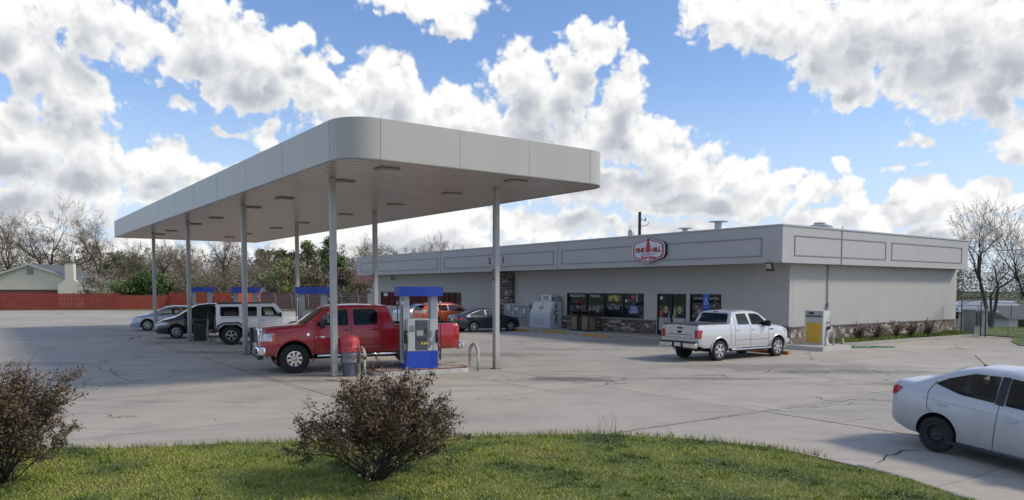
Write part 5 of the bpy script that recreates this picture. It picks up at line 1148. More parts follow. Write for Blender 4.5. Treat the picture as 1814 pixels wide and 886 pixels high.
# ICE merchandiser
ice = on_store(empty('ice_freezer', label='white sloping front ice freezer with ICE lettering on the pavement', cat='freezer'))
M_ICE = mat('ice_white', (.48, .52, .56), .4, vary=.04)
y0, y1 = 16.75, 18.95; x1 = -.15; zb = .1
def pr_y(prof, a, b_, mi_=0):
    q = MB(); T = Matrix(((1, 0, 0, 0), (0, 0, 1, 0), (0, 1, 0, 0), (0, 0, 0, 1))); q.prism(prof, a, b_, T); return q
q = pr_y([(x1, zb), (x1, 1.85), (-.75, 1.85), (-1.12, .98), (-1.15, zb)], y0, y1); q.build('cabinet', M_ICE, ice)
T = Matrix.Translation((-.935, 0, 1.415)) @ Matrix.Rotation(math.atan2(.37, .87), 4, 'Y')
for yc in (17.30, 18.40):
    q = MB(); q.box((-.02, yc, .0), (.05, .94, .78), M=T, bevel=.015); dd = q.build('door', mat('ice_door', (.56, .54, .47), .4, vary=.05), ice)
    q = MB(); q.box((-.06, yc + (.40 if yc < 18 else -.40), 0), (.04, .05, .16), M=T); q.build('handle', M_BLACK, dd)
T2 = Matrix.Translation((-1.145, (y0 + y1) / 2, .5)) @ Matrix(((0, 0, -1, 0), (-1, 0, 0, 0), (0, 1, 0, 0), (0, 0, 0, 1)))
M_ICET = mat('ice_letter_pale', (.33, .39, .48), .5); M_ICED = mat('ice_letter_dark', (.02, .03, .07), .5)
text_mesh('lettering', 'ICE', .5, M_ICET, T2, ice, depth=.02, sx=1.4)
TSd = lambda x, z: Matrix.Translation((x, y0 - .012, z)) @ Matrix(((1, 0, 0, 0), (0, 0, -1, 0), (0, 1, 0, 0), (0, 0, 0, 1)))
for s, z in (('I', 1.5), ('C', 1.08), ('E', .64)): text_mesh('lettering', s, .46, M_ICED, TSd(-.62, z), ice, depth=.02, bold=.015)
q = MB(); q.box((-.6, y0 - .008, .36), (.32, .01, .03)); q.build('underline', M_ICED, ice)
e = on_store(empty('ice_sign_box', label='small white ICE sign box and dark compressor vent on top of the ice freezer', cat='sign'))
q = MB(); q.box((-.45, 17.75, 2.07), (.42, 1.0, .42), bevel=.015); q.build('sign_case', M_SW, e)
text_mesh('lettering', 'ICE', .36, M_ICED, Matrix.Translation((-.675, 17.75, 2.07)) @ Matrix(((0, 0, -1, 0), (-1, 0, 0, 0), (0, 1, 0, 0), (0, 0, 0, 1))), e, depth=.02, sx=1.1)
q = MB(); q.box((-.40, 17.03, 2.03), (.40, .42, .34), bevel=.015); q.build('compressor_box', mat('comp_grey', (.25, .27, .29), .5), e)
q = MB(); q.box((-.61, 17.03, 2.03), (.02, .26, .22)); q.build('grille', M_SBK, e)
# gas bottle cage
cg = on_store(empty('gas_bottle_cage', label='white mesh gas bottle cage between the ice freezer and the stone pillar', cat='cage'))
M_CAGE = mat('cage_white', (.50, .51, .52), .5)
def cagemesh(q, y0, y1, z0, z1, x, n1, n2, r=.008):
    for i in range(n1 + 1): y = y0 + (y1 - y0) * i / n1; q.box((x, y, (z0 + z1) / 2), (r * 1.6, r * 2, z1 - z0))
    for i in range(n2 + 1): z = z0 + (z1 - z0) * i / n2; q.box((x, (y0 + y1) / 2, z), (r * 1.6, y1 - y0, r * 2))
ca, cb_ = 19.3, 22.05
q = MB()
for y in (ca, ca + .9, ca + 1.85, cb_):
    for x in (-.95, -.2): q.box((x, y, .85), (.05, .05, 1.5))
for x in (-.95, -.2):
    for z in (.12, .85, 1.6): q.box((x, (ca + cb_) / 2, z), (.045, cb_ - ca, .045))
for y in (ca, cb_):
    for z in (.12, .85, 1.6): q.box((-.575, y, z), (.75, .045, .045))
q.box((-.575, (ca + cb_) / 2, 1.61), (.75, cb_ - ca, .02)); q.box((-.575, (ca + cb_) / 2, .86), (.7, cb_ - ca, .02))
q.build('frame', M_CAGE, cg)
for a, b_ in ((ca, ca + .9), (ca + .9, ca + 1.85), (ca + 1.85, cb_)):
    q = MB(); cagemesh(q, a + .03, b_ - .03, .14, 1.58, -.955, 9, 14); q.build('mesh_door', M_CAGE, cg)
for y, z, w, h in ((ca + 1.35, 1.3, .5, .22), (ca + .5, 1.15, .3, .35), (ca + 2.3, 1.35, .3, .4), (ca + 1.3, .5, .3, .2), (ca + 1.75, 1.0, .16, .2)):
    q = MB(); q.box((-.98, y, z), (.01, w, h)); q.build('notice', mat('cage_notice', (.52, .52, .52), .5, vary=.4, vscale=18), cg)
bt = None
for i in range(7):
    for z in (.15, .9):
        p = store_pt(ca + .25 + i * .38, -.55, z)
        if bt is None:
            q = MB(); q.lathe([(.1, 0), (.14, .03), (.155, .12), (.155, .32), (.12, .42), (.03, .46), (.03, .5), (.09, .5), (.09, .56), (0, .56)], 14); bt = q.build('gas_bottle', mat('bottle_white', (.42, .43, .44), .4)); o = bt
        else: o = bt.copy(); COL.objects.link(o)
        o.location = p; tag(o, 'pale gas bottle inside the white mesh cage', 'gas bottle', 'gas bottles in the cage')
# bins by the window
for y, lab in ((15.05 - .85, 'left of the pair of tan slatted bins, under the WELCOME TO window'), (14.05 - .85, 'right of the pair of tan slatted bins, under the PINE HILL window')):
    e = on_store(empty('slatted_bin', label=lab, cat='litter bin', group='tan slatted bins under the shop window'))
    q = MB()
    for dx in (-.30, .30):
        for dy in (-.30, .30): q.box((-.95 + dx, y + dy, .6), (.07, .07, 1.03))
    q.box((-.95, y, .13), (.66, .66, .05)); q.box((-.95, y, 1.06), (.68, .68, .12), bevel=.02); q.box((-.95, y, 1.30), (.62, .62, .06), bevel=.02); q.box((-.95, y, .6), (.5, .5, .9))
    for dy in (-.28, .28): q.box((-.95, y + dy, 1.18), (.5, .04, .2))
    q.build('frame', M_BLACK, e)
    q = MB()
    for k in range(6):
        d_ = -.225 + k * .09
        q.box((-1.27, y + d_, .58), (.02, .075, .82)); q.box((-.95 + d_, y - .32, .58), (.075, .02, .82))
    q.build('slats', mat('tan_slats', (.22, .17, .11), .6, vary=.15, vscale=5), e)
# wheel stops
M_STOP = mat('stop_yellow', (.55, .30, .03), .7, col2=(.36, .22, .06), vscale=7)
def stop(x0, y0_, x1_, y1_, lab, m=M_STOP):
    a = Vector((x0, y0_)); b = Vector((x1_, y1_)); c = (a + b) / 2; d = b - a
    q = MB(); L_ = d.length / 2
    T = Matrix(((0, 0, 1, 0), (1, 0, 0, 0), (0, 1, 0, 0), (0, 0, 0, 1)))
    q.prism([(-.10, 0), (.10, 0), (.075, .13), (-.075, .13)], -L_, L_, T)
    o = q.build('wheel_stop', m); o.location = (c.x, c.y, .003); o.rotation_euler[2] = math.atan2(d.y, d.x); tag(o, lab, 'wheel stop', 'wheel stops before the store')
stop(-.15, 48.05, .98, 46.4, 'yellow wheel stop at the nose of the dark grey saloon')
stop(1.94, 45.9, 3.1, 44.2, 'yellow wheel stop in front of the ice freezer'); stop(4.05, 42.4, 5.35, 40.6, 'yellow wheel stop in front of the slatted bins')
stop(11.42, 30.4, 10.25, 32.1, 'orange wheel stop at the front wheel of the silver white pickup', mat('stop_orange', (.40, .16, .04), .7, vary=.2, vscale=7))
# accessible parking sign
e = empty('parking_sign', store_pt(3.31, -2.0), TH, 'blue accessible parking sign on a post in front of the small window', 'sign')
q = MB(); q.tube([(0, 0, 0), (0, 0, 1.9)], .025, 8); q.build('post', mat('post_dark', (.04, .04, .05), .5), e)
q = MB(); q.box((-.03, 0, 2.07), (.012, .36, .76), bevel=.003); q.build('sign_plate', mat('sign_blue', (.01, .09, .45), .4), e)
TT = Matrix.Translation((-.040, 0, 2.07)) @ Matrix(((0, 0, -1, 0), (-1, 0, 0, 0), (0, 1, 0, 0), (0, 0, 0, 1)))
q = MB(); q.lathe([(.035, 0), (.035, .006), (0, .006)], 12, TT @ Matrix.Translation((-.01, .17, 0)))
q.tube([(-.01, .12, .003), (0, 0, .003), (.08, -.01, .003), (.11, -.11, .003), (.14, -.10, .003)], .014, 6, M=TT)
q.tube([(-.005, .07, .003), (.07, .06, .003)], .012, 6, M=TT)
q.tube([(.09 * math.cos(t) - .0, .09 * math.sin(t) - .06, .003) for t in np.linspace(R(100), R(340), 16)], .012, 6, M=TT)
q.build('wheelchair_symbol', M_SW, e)
# diesel / kerosene pump on its pad
o = MB(); o.prism([(-1.9, -2.95), (.35, -2.95), (.35, -1.15), (-1.9, -1.15)], 0, .19); pad = on_store(o.build('concrete_pad', mat('pad_concrete', (.48, .46, .42), .8, vary=.12))); tag(pad, 'pale concrete pad under the yellow pump', 'concrete pad')
e = empty('yellow_fuel_pump', store_pt(-1.75, -.45, .19), TH, 'old single fuel pump with a yellow front and white side at the store corner', 'fuel pump')
q = MB(); q.box((0, 0, .77), (.52, .92, 1.54), bevel=.015); q.build('cabinet', mat('old_pump_white', (.55, .55, .53), .45, vary=.06), e)
q = MB(); q.box((-.268, 0, .52), (.016, .74, .90), bevel=.004); q.build('yellow_panel', mat('pump_yellow', (.62, .36, .03), .4, vary=.05), e)
q = MB(); q.box((-.268, 0, 1.12), (.016, .74, .28)); q.build('upper_panel', mat('pump_pale_panel', (.45, .43, .36), .4), e)
q = MB(); q.box((-.275, 0, 1.42), (.03, .86, .2), bevel=.01); q.build('head', mat('pump_head', (.33, .35, .38), .4), e)
q = MB(); q.box((-.295, .12, 1.42), (.01, .24, .1)); q.box((-.292, 0, 1.28), (.012, .78, .05)); q.build('display', M_PD, e)
q = MB(); q.box((.08, -.50, 1.0), (.10, .06, .06)); q.box((.08, -.53, .74), (.14, .12, .2), bevel=.02); q.tube([(.08, -.5, 1.25), (.12, -.55, 1.2), (.05, -.6, 1.0), (.05, -.58, .8)], .012, 6)
hp = [(.1, -.55, .7), (.16, -.66, .5), (.18, -.70, .25), (.1, -.66, .08), (.0, -.6, .15), (-.02, -.56, .45), (.03, -.52, .62)]
q.tube(hp, .016, 8); q.build('hose', M_PD, e)
b = bol.copy(); COL.objects.link(b); b.location = (14.15, 32.9, 0); b.rotation_euler[2] = TH - R(90); b.scale = (1, .85, 1); tag(b, 'white hoop bollard beside the yellow pump', 'bollard', 'hoop bollards at the pump islands')
# leaning plank and hose pile
e = empty('timber_offcut', (15.0, 33.9, 0), R(20), 'weathered timber offcuts propped on rubble beside the planting bed', 'timber')
q = MB(); q.box((.1, 0, .22), (.09, .9, .16), M=Matrix.Rotation(R(38), 4, 'X') @ Matrix.Rotation(R(-30), 4, 'Z')); q.box((-.15, .1, .12), (.2, .5, .2), rz=.4); q.build('plank', mat('grey_wood', (.27, .23, .18), .8, vary=.2, vscale=8), e)
rng = random.Random(4)
pts = []
for k in range(90):
    t = k / 89; pts.append((15.6 + 1.9 * t + .28 * math.sin(k * .55), 34.1 + .1 * t + .22 * math.cos(k * .55) + .1 * math.sin(k * .21), .03 + .01 * (k % 3)))
q = MB(); q.tube(pts, .022, 6); tag(q.build('garden_hose', mat('hose_green', (.05, .22, .16), .4)), 'coiled green garden hose lying on the concrete by the planting bed', 'hose')

# ------------------------------------------------------------------ planting bed along the side wall
bed = [(14.9, 34.75), (16.5, 35.5), (20.3, 38.2), (26.9, 42.6), (26.4, 43.6)] + [tuple((W0 + Bv * 16.8 - Av * .13)[:2]), tuple((W0 + Bv * 1.9 - Av * .13)[:2])]
q = MB(); q.prism(bed, 0, .12); tag(q.build('planting_bed', grassy('bed_grass', (.10, .08, .05), (.06, .10, .025), (.12, .17, .05), 1.6)), kind='structure')
q = MB(); pk = [Vector(p) for p in bed[:4]]
for a, b_ in zip(pk, pk[1:]):
    d = (b_ - a); c = (a + b_) / 2; q.box((c.x, c.y, .075), (d.length + .02, .14, .15), rz=math.atan2(d.y, d.x), bevel=.015)
tag(q.build('kerb', mat('bed_kerb', (.34, .32, .28), .8, vary=.15, vscale=4)), kind='structure')

# ------------------------------------------------------------------ verge with grass
edge = [(-16, 11.4), (-12, 11.9), (-8.5, 12.16), (-6.65, 12.22), (-4.19, 12.74), (-0.79, 13.31), (1.5, 13.59), (2.98, 13.19), (4.64, 12.19), (5.64, 10.54), (6.11, 9.37), (6.6, 7.5), (7.2, 5.0), (7.5, 2.0)]
def edge_y(x):
    xs = [p[0] for p in edge[:11]]
    return float(np.interp(x, xs, [p[1] for p in edge[:11]]))
def edge_x(y):   # right-hand limit
    ys = [p[1] for p in edge[:6:-1]]; return float(np.interp(y, ys, [p[0] for p in edge[:6:-1]]))
def inside(x, y): return y < edge_y(min(x, 6.11)) if x < 2.9 else (x < edge_x(y))
def mound(x, y):
    d = (edge_y(min(x, 6.0)) - y) if x < 2.9 else min(edge_y(min(x, 6.0)) - y, (edge_x(y) - x))
    return .02 + .09 * smooth01(d / 2.0) + .03 * (noise.noise(Vector((x * .7, y * .7, 0)))) + gz(x, y)
gm = grassy('verge_soil', (.07, .065, .03), (.12, .145, .03), (.21, .20, .06), 2.2)
b = bmesh.new(); f = b.faces.new([b.verts.new((x, y, 0)) for x, y in edge + [(-16, 2.0)]])
bmesh.ops.triangulate(b, faces=[f])
for d, lo, hi, n in ((0, -16, 7.5, 60), (1, 2, 13.6, 36)):
    for i in range(1, n):
        co = [0, 0, 0]; co[d] = lo + (hi - lo) * i / n; no = [0, 0, 0]; no[d] = 1
        bmesh.ops.bisect_plane(b, geom=b.verts[:] + b.edges[:] + b.faces[:], plane_co=co, plane_no=no)
for v in b.verts: v.co.z = mound(v.co.x, v.co.y)
for f in b.faces: f.smooth = True
me = bpy.data.meshes.new('verge'); b.to_mesh(me); b.free(); me.materials.append(gm); tag(link(bpy.data.objects.new('verge', me)), kind='structure')
def blade_field(name, pts, hmin, hmax, w, mats, seed, lean=.5):
    rng = np.random.default_rng(seed); n = len(pts); P = np.array(pts, np.float32)
    a = rng.uniform(0, 2 * np.pi, n); h = rng.uniform(hmin, hmax, n); l = rng.uniform(.1, lean, n) * h; b_ = rng.uniform(0, 2 * np.pi, n)
    ww = w * rng.uniform(.6, 1.3, n)
    dx, dy = np.cos(a) * ww, np.sin(a) * ww
    A = P + np.stack([-dx, -dy, 0 * dx], 1); B = P + np.stack([dx, dy, 0 * dx], 1); Cc = P + np.stack([np.cos(b_) * l, np.sin(b_) * l, h], 1)
    V = np.stack([A, B, Cc], 1).reshape(-1, 3); F = np.arange(3 * n).reshape(-1, 3)
    # patches of kind
    mi = np.array([int(np.clip((noise.noise(Vector((p[0] * .9, p[1] * .9, 3))) + .5) * len(mats) + r, 0, len(mats) - 1)) for p, r in zip(pts, rng.normal(0, .8, n))])
    return tag(fast_mesh(name, V, F, mats, mi=mi), kind='stuff')
rngn = np.random.default_rng(3)
G_ = [mat('grass_dark', (.06, .095, .022), .7), mat('grass_mid', (.18, .235, .036), .7), mat('grass_bright', (.33, .37, .055), .7), mat('grass_yellow', (.42, .38, .09), .7), mat('grass_straw', (.25, .19, .10), .8)]
pts = []
while len(pts) < 150000:
    xs = rngn.uniform(-11.5, 7.2, 6000); ys = 13.8 - rngn.uniform(0, 1, 6000) ** .9 * 6.3
    for x, y in zip(xs, ys):
        if inside(x, y + rngn.normal(0, .05)) and abs(x) < y * .80 + .5: pts.append((x, y, mound(x, y) - .005))
blade_field('grass', pts, .012, .042, .007, [G_[0], G_[1], G_[2], G_[2], G_[3]], 5, 1.2)
pts = []
for k in range(420):      # tufts and broad-leaved weeds
    cx, cy = rngn.uniform(-10, 6.2), rngn.uniform(8.6, 13.4)
    if not inside(cx, cy): continue
    for j in range(28): x, y = cx + rngn.normal(0, .05), cy + rngn.normal(0, .05); pts.append((x, y, mound(x, y) - .005))
blade_field('weeds', pts, .035, .085, .011, [G_[0], G_[1], G_[1], G_[2]], 6, 1.3)
pts = [(x, y, .03) for x, y in ((rngn.uniform(-11, 5), 0) for _ in range(2600)) for y in [edge_y(x) + rngn.normal(-.02, .05)]]
blade_field('edge_grass', pts, .05, .13, .006, [G_[1], G_[2], G_[3], G_[4]], 8, .6)
# tall weed stems by the kerb
e = empty('tall_weed', (1.62, 13.55, .02), 0, 'cluster of thin dry weed stems at the edge of the grass', 'weed')
q = MB(); rng = random.Random(2)
for i in range(7):
    x = rng.uniform(-.25, .3); h = rng.uniform(.2, .45); q.tube([(x, rng.uniform(-.1, .1), 0), (x + .03, 0, h * .6), (x + rng.uniform(-.06, .06), 0, h)], [.004, .003, .0015], 4)
q.build('stems', mat('dry_stem', (.16, .14, .07), .8), e)
# bed grass
pts = []
from mathutils.geometry import intersect_point_tri_2d
def inpoly(x, y, P):
    c = False; j = len(P) - 1
    for i in range(len(P)):
        if (P[i][1] > y) != (P[j][1] > y) and x < (P[j][0] - P[i][0]) * (y - P[i][1]) / (P[j][1] - P[i][1]) + P[i][0]: c = not c
        j = i
    return c
while len(pts) < 9000:
    x, y = rngn.uniform(15.5, 27), rngn.uniform(35, 45)
    if inpoly(x, y, bed) and noise.noise(Vector((x * .5, y * .5, 1))) > -.25: pts.append((x, y, .11))
blade_field('bed_grass_blades', pts, .08, .22, .014, [G_[1], G_[2], G_[0]], 9, .7)
pts = []
while len(pts) < 30000:
    x, y = rngn.uniform(20, 60), rngn.uniform(34, 80)
    if (x > 26 or y < 38) and inpoly(x, y, RF): pts.append((x, y, gr(x, y)))
blade_field('field_grass_blades', pts, .03, .10, .02, [G_[1], G_[2], G_[3], G_[1]], 10, .7)

# ------------------------------------------------------------------ shrubs of the verge: many forking stems with small leaves
def seg_mesh(name, segs, mats, parent=None, mi=None, n=4):
    """segs: array rows p0(3) p1(3) r0 r1"""
    S_ = np.asarray(segs, np.float64); p0, p1, r0, r1 = S_[:, :3], S_[:, 3:6], S_[:, 6], S_[:, 7]
    t = p1 - p0; t /= np.maximum(np.linalg.norm(t, axis=1, keepdims=True), 1e-9)
    ref = np.where(np.abs(t[:, 2:3]) > .9, np.array([[1., 0, 0]]), np.array([[0, 0, 1.]])); u = np.cross(t, ref); u /= np.maximum(np.linalg.norm(u, axis=1, keepdims=True), 1e-9); w = np.cross(t, u)
    V = []
    for (p, r) in ((p0, r0), (p1, r1)):
        for k in range(n):
            a = 2 * np.pi * k / n; V.append(p + (u * np.cos(a) + w * np.sin(a)) * r[:, None])
    V = np.stack(V, 1).reshape(-1, 3); base = np.arange(len(S_))[:, None] * 2 * n
    F = np.concatenate([base + np.array([[k, (k + 1) % n, n + (k + 1) % n, n + k]]) for k in range(n)], 0)
    m_ = None if mi is None else np.tile(np.asarray(mi), n)
    return fast_mesh(name, V, F, mats, parent, mi=m_, smooth=True)
def leaf_mesh(name, P, size, mats, parent, rng, aspect=.55, mi=None):
    n = len(P); P = np.asarray(P)
    d = rng.normal(size=(n, 3)); d /= np.linalg.norm(d, axis=1, keepdims=True); e = rng.normal(size=(n, 3)); u = np.cross(d, e); u /= np.linalg.norm(u, axis=1, keepdims=True)
    s = size * rng.uniform(.5, 1.3, n)[:, None]
    V = np.stack([P, P + d * s * .5 + u * s * aspect * .5, P + d * s, P + d * s * .5 - u * s * aspect * .5], 1).reshape(-1, 3)
    F = np.arange(4 * n).reshape(-1, 4)
    if mi is None: mi = rng.integers(0, len(mats), n)
    return fast_mesh(name, V, F, mats, parent, mi=mi)
L_RED = [mat('leaf_brown', (.11, .06, .028), .6), mat('leaf_russet', (.18, .068, .038), .6), mat('leaf_olive', (.11, .105, .038), .6), mat('leaf_dark', (.05, .04, .02), .65), mat('leaf_tan', (.21, .13, .06), .65)]
M_STEM = mat('shrub_stem', (.035, .026, .020), .8)
def shrub(name, loc, h, rx, seed, label, nstem=46, leaves=15000, lsize=.036, green=.25, skew=0):
    rng = np.random.default_rng(seed); segs = []; tips = []
    def grow(p, d, L_, r, lev):
        k = 4; 
        for i in range(k):
            d = d + rng.normal(0, .10, 3) + np.array([0, 0, .03]); d /= np.linalg.norm(d)
            q_ = p + d * L_ / k; segs.append(np.r_[p, q_, r * (1 - .12 * i), r * (1 - .12 * (i + 1))]); p = q_
            if lev >= 1: tips.append(p)
            if lev < 4 and i >= 1:
                for _ in range(1 if lev == 0 else rng.integers(1, 3)):
                    dd = d + rng.normal(0, .42, 3); dd[2] = dd[2] * .8 + .08; dd /= np.linalg.norm(dd); grow(p, dd, L_ * rng.uniform(.42, .62), r * .55, lev + 1)
    for s in range(nstem):
        a = rng.uniform(0, 2 * np.pi); lean = rng.uniform(.05, 1) ** .7
        tgt = np.array([math.cos(a) * rx * lean * .85 + skew * lean, math.sin(a) * rx * .85 * lean, h * (1.0 - .72 * lean ** 2.2) * rng.uniform(.72, 1.0)])
        st = np.array([rng.normal(0, .09), rng.normal(0, .09), 0]); v = tgt - st; Lm = np.linalg.norm(v) * .62; d = v / np.linalg.norm(v); d[2] += .12
        grow(st, d / np.linalg.norm(d), Lm, rng.uniform(.008, .016), 1 if rng.random() < .5 else 0)
        if len(segs) > 60000: break
    e = empty(name, loc, 0, label, 'shrub', 'brown leaved shrubs on the grass verge')
    seg_mesh('stem', segs, M_STEM, e, n=4)
    T = np.array(tips); w = np.clip((np.abs(T[:, 2]) / h) ** .9 + .18, 0, 1) * (.25 + np.hypot(T[:, 0], T[:, 1]) / rx); w /= w.sum()
    nc = leaves // 7; cc = T[rng.choice(len(T), nc, p=w)]; P = cc[rng.integers(0, nc, leaves)] + rng.normal(0, .026, (leaves, 3)); P[:, 2] = np.abs(P[:, 2])
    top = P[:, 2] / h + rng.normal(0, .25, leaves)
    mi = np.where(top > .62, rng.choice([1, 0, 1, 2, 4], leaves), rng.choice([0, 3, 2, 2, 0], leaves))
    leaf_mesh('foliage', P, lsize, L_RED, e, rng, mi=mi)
    print(name, len(segs), 'segs', P[:, 0].min(), P[:, 0].max(), P[:, 2].max())
    return e
shrub('verge_shrub', (-1.83, 9.95, mound(-1.83, 9.95) - .02), 1.66, 1.55, 11, 'wide brown leaved shrub in the middle of the grass verge', leaves=19000, lsize=.042)
shrub('verge_shrub', (-6.85, 9.75, mound(-6.85, 9.75) - .02), 1.70, 1.48, 12, 'brown and red leaved shrub at the left edge of the photo', leaves=19000, lsize=.042)
for i, (bx_, ty) in enumerate(((3.9, .95), (5.6, 1.05), (7.3, 1.15), (8.9, 1.2), (10.6, 1.25))):
    p = W0 + Bv * (bx_ + .6) - Av * ty
    rr = np.random.default_rng(50 + i); e = empty('bed_shrub', (p.x, p.y, .11), 0, ['first', 'second', 'third', 'fourth', 'fifth'][i] + ' small dark shrub from the yellow pump along the side wall bed', 'shrub', 'small shrubs in the bed by the side wall')
    segs = []; tips = []
    for s in range(26):
        a = rr.uniform(0, 6.28); d = np.array([math.cos(a) * rr.uniform(.1, .6), math.sin(a) * rr.uniform(.1, .6), 1]); p_ = np.zeros(3); hh = rr.uniform(.45, .95)
        for k_ in range(5):
            d = d + rr.normal(0, .15, 3); d /= np.linalg.norm(d); q_ = p_ + d * hh / 5; segs.append(np.r_[p_, q_, .008, .006]); p_ = q_; tips.append(p_)
    seg_mesh('stem', segs, M_STEM, e); T = np.array(tips); P = T[rr.integers(0, len(T), 900)] + rr.normal(0, .05, (900, 3)); P[:, 2] = np.abs(P[:, 2])
    leaf_mesh('foliage', P, .075, L_RED[:4], e, rr)

# ------------------------------------------------------------------ trees
M_BARK = mat('bark', (.085, .07, .055), .9, vary=.3, vscale=3); M_BARKD = mat('bark_dark', (.045, .038, .032), .9, vary=.3, vscale=3)
M_TWIG = mat('twigs_tan', (.27, .215, .155), .9); M_TWIGD = mat('twigs_dark', (.12, .095, .07), .9)
M_BUD = [mat('bud_tan', (.36, .27, .18), .8), mat('bud_pink', (.36, .25, .19), .8), mat('bud_olive', (.22, .21, .10), .8)]
M_EV = [mat('evergreen_a', (.04, .075, .022), .7), mat('evergreen_b', (.075, .13, .035), .7), mat('evergreen_c', (.12, .18, .05), .7)]
M_SPR = [mat('spring_green', (.20, .28, .07), .7), mat('spring_yellow', (.30, .34, .11), .7), mat('spring_dark', (.11, .17, .045), .7)]
M_BRN = [mat('scrub_brown', (.17, .125, .08), .8), mat('scrub_tan', (.28, .22, .15), .8), mat('scrub_olive', (.15, .14, .07), .8)]
def bare_tree_segs(rng, h, spread=.5, r0=.35, levels=6, fork=.22, trunk=.28, up=.12, kids=(2, 4), minr=.011, stems=None):
    segs = []; tips = []
    def grow(p, d, L_, r, lev):
        k = 3 if lev < 3 else 2
        for i in range(k):
            d = d + rng.normal(0, .13 if lev else .04, 3) + np.array([0, 0, up * (.4 if lev > 3 else 1)]); d /= np.linalg.norm(d)
            q_ = p + d * L_ / k; ra = r * (1 - .3 * i / k); rb = r * (1 - .3 * (i + 1) / k)
            segs.append(np.r_[p, q_, max(ra, minr), max(rb, minr)]); p = q_
            if lev >= levels - 2: tips.append(p)
            if lev >= 1 and i < k - 1 and lev < levels and rng.random() < .75:
                dd = d + rng.normal(0, spread * .9, 3); dd /= np.linalg.norm(dd); grow(p, dd, L_ * rng.uniform(.45, .65), rb * .5, lev + 1)
        if lev < levels:
            for c in range(rng.integers(kids[0], kids[1])):
                dd = d + rng.normal(0, spread, 3); dd /= np.linalg.norm(dd); grow(p, dd, L_ * rng.uniform(.62, .85), rb * rng.uniform(.55, .75), lev + 1)
    if stems:
        for dx, dy, k_ in stems: d_ = np.array([dx, dy, 1.]); grow(np.zeros(3), d_ / np.linalg.norm(d_), h * trunk * k_, r0 * k_, 0)
    else: grow(np.zeros(3), np.array([0, 0, 1.]), h * trunk, r0, 0)
    S_ = np.array(segs); T = np.array(tips); z = S_[:, 5].max(); k = h / z
    S_[:, [2, 5]] *= k; T[:, 2] *= k
    return S_, T
def bare_tree(loc, h, seed, label, name='bare_tree', spread=.5, wx=1.0, buds=2500, bsize=.11, budm=M_BUD, bark=M_BARK, twig=M_TWIG, group='bare trees beyond the fence', **kw):
    rng = np.random.default_rng(seed); S_, T = bare_tree_segs(rng, h, spread, **kw)
    S_[:, [0, 1, 3, 4]] *= wx; T[:, :2] *= wx
    e = empty(name, loc, 0, label, 'tree', group)
    big = S_[:, 6] > .035; seg_mesh('trunk', S_[big], bark, e, n=6); seg_mesh('twigs', S_[~big], twig, e, n=3)
    if buds:
        P = T[rng.integers(0, len(T), buds)] + rng.normal(0, .14, (buds, 3)); leaf_mesh('crown', P, bsize, budm, e, rng, mi=rng.choice(len(budm), buds, p=[.5, .3, .2][:len(budm)] if len(budm) == 3 else None))
    return e
def leafy_tree(loc, h, w, seed, label, mats, name='evergreen_tree', n=9000, size=.35, trunk=.25, group=None, shape='round', clumps=34, bark=M_BARKD):
    rng = np.random.default_rng(seed); e = empty(name, loc, 0, label, 'tree', group); C = []; segs = []
    for i in range(clumps):
        t = rng.uniform(0, 1)
        if shape == 'cone': z = trunk * .6 + (1 - trunk * .6) * t; rr_ = w / 2 * (1 - t) ** .8 * rng.uniform(.3, 1)
        elif shape == 'pine': z = .55 + .45 * t; rr_ = w / 2 * math.sqrt(max(0, 1 - (2 * t - 1) ** 2 * .8)) * rng.uniform(.2, 1)
        else: z = trunk + (1 - trunk) * t; rr_ = w / 2 * math.sin(math.pi * min(.97, .12 + .85 * t)) * rng.uniform(.2, 1)
        a = rng.uniform(0, 6.283); c = np.array([math.cos(a) * rr_, math.sin(a) * rr_, z * h * .95]); C.append(c)
        segs.append(np.r_[0, 0, c[2] * .75, c, .05 * h / 10, .02 * h / 10])
    segs.append(np.r_[0, 0, 0, 0, 0, h * .5, .03 * h, .02 * h]); segs.append(np.r_[0, 0, h * .5, 0, 0, h * .93, .02 * h, .006 * h])
    seg_mesh('trunk', segs, bark, e, n=6); C = np.array(C); k = rng.integers(0, clumps, n); s = w * (.11 if shape != 'round' else .13)
    dd = rng.normal(size=(n, 3)); dd /= np.linalg.norm(dd, axis=1, keepdims=True); P = C[k] + dd * (rng.uniform(0, 1, n) ** .45)[:, None] * s * rng.uniform(.7, 1.5, clumps)[k][:, None] * np.array([1, 1, .75])
    P[:, 2] = np.maximum(P[:, 2], .1); leaf_mesh('crown', P, size, mats, e, rng, aspect=.8, mi=(k + (rng.random(n) < .35) * rng.integers(0, 3, n)) % len(mats))
    return e
FX = lambda px, Z: ((px - 907) / 1311 * Z, Z)
def at(px, Z, z=0): x, y = FX(px, Z); return (x, y, z)
bare_tree(at(88, 118), 17.6, 21, 'tallest dark bare tree right behind the house chimney', spread=.48, wx=1.0, r0=.5, bark=M_BARKD, twig=M_TWIGD, buds=5000, levels=7, kids=(2, 4))
bare_tree(at(180, 125), 15.8, 22, 'pale bare tree right of the chimney, left of the canopy corner', spread=.42, buds=9000)
bare_tree(at(20, 128), 16.6, 23, 'dense twiggy tan tree behind the left side of the house', spread=.5, buds=11000)
bare_tree(at(-40, 125), 16.5, 24, 'bare tan tree leaning in at the left edge of the photo', spread=.5, buds=9000)
bare_tree(at(228, 112), 11.0, 25, 'slender bare tree under the left canopy corner', spread=.40, buds=2500)
bare_tree(at(292, 120), 10.8, 26, 'bare tree with pale trunk between the two left columns', spread=.45, buds=3500)
bare_tree(at(400, 104), 11.0, 27, 'wide spreading bare tree with crooked limbs behind the second pump column', spread=.75, wx=1.25, r0=.5, trunk=.16, buds=2600, up=.02, bark=M_BARK, twig=M_TWIG)
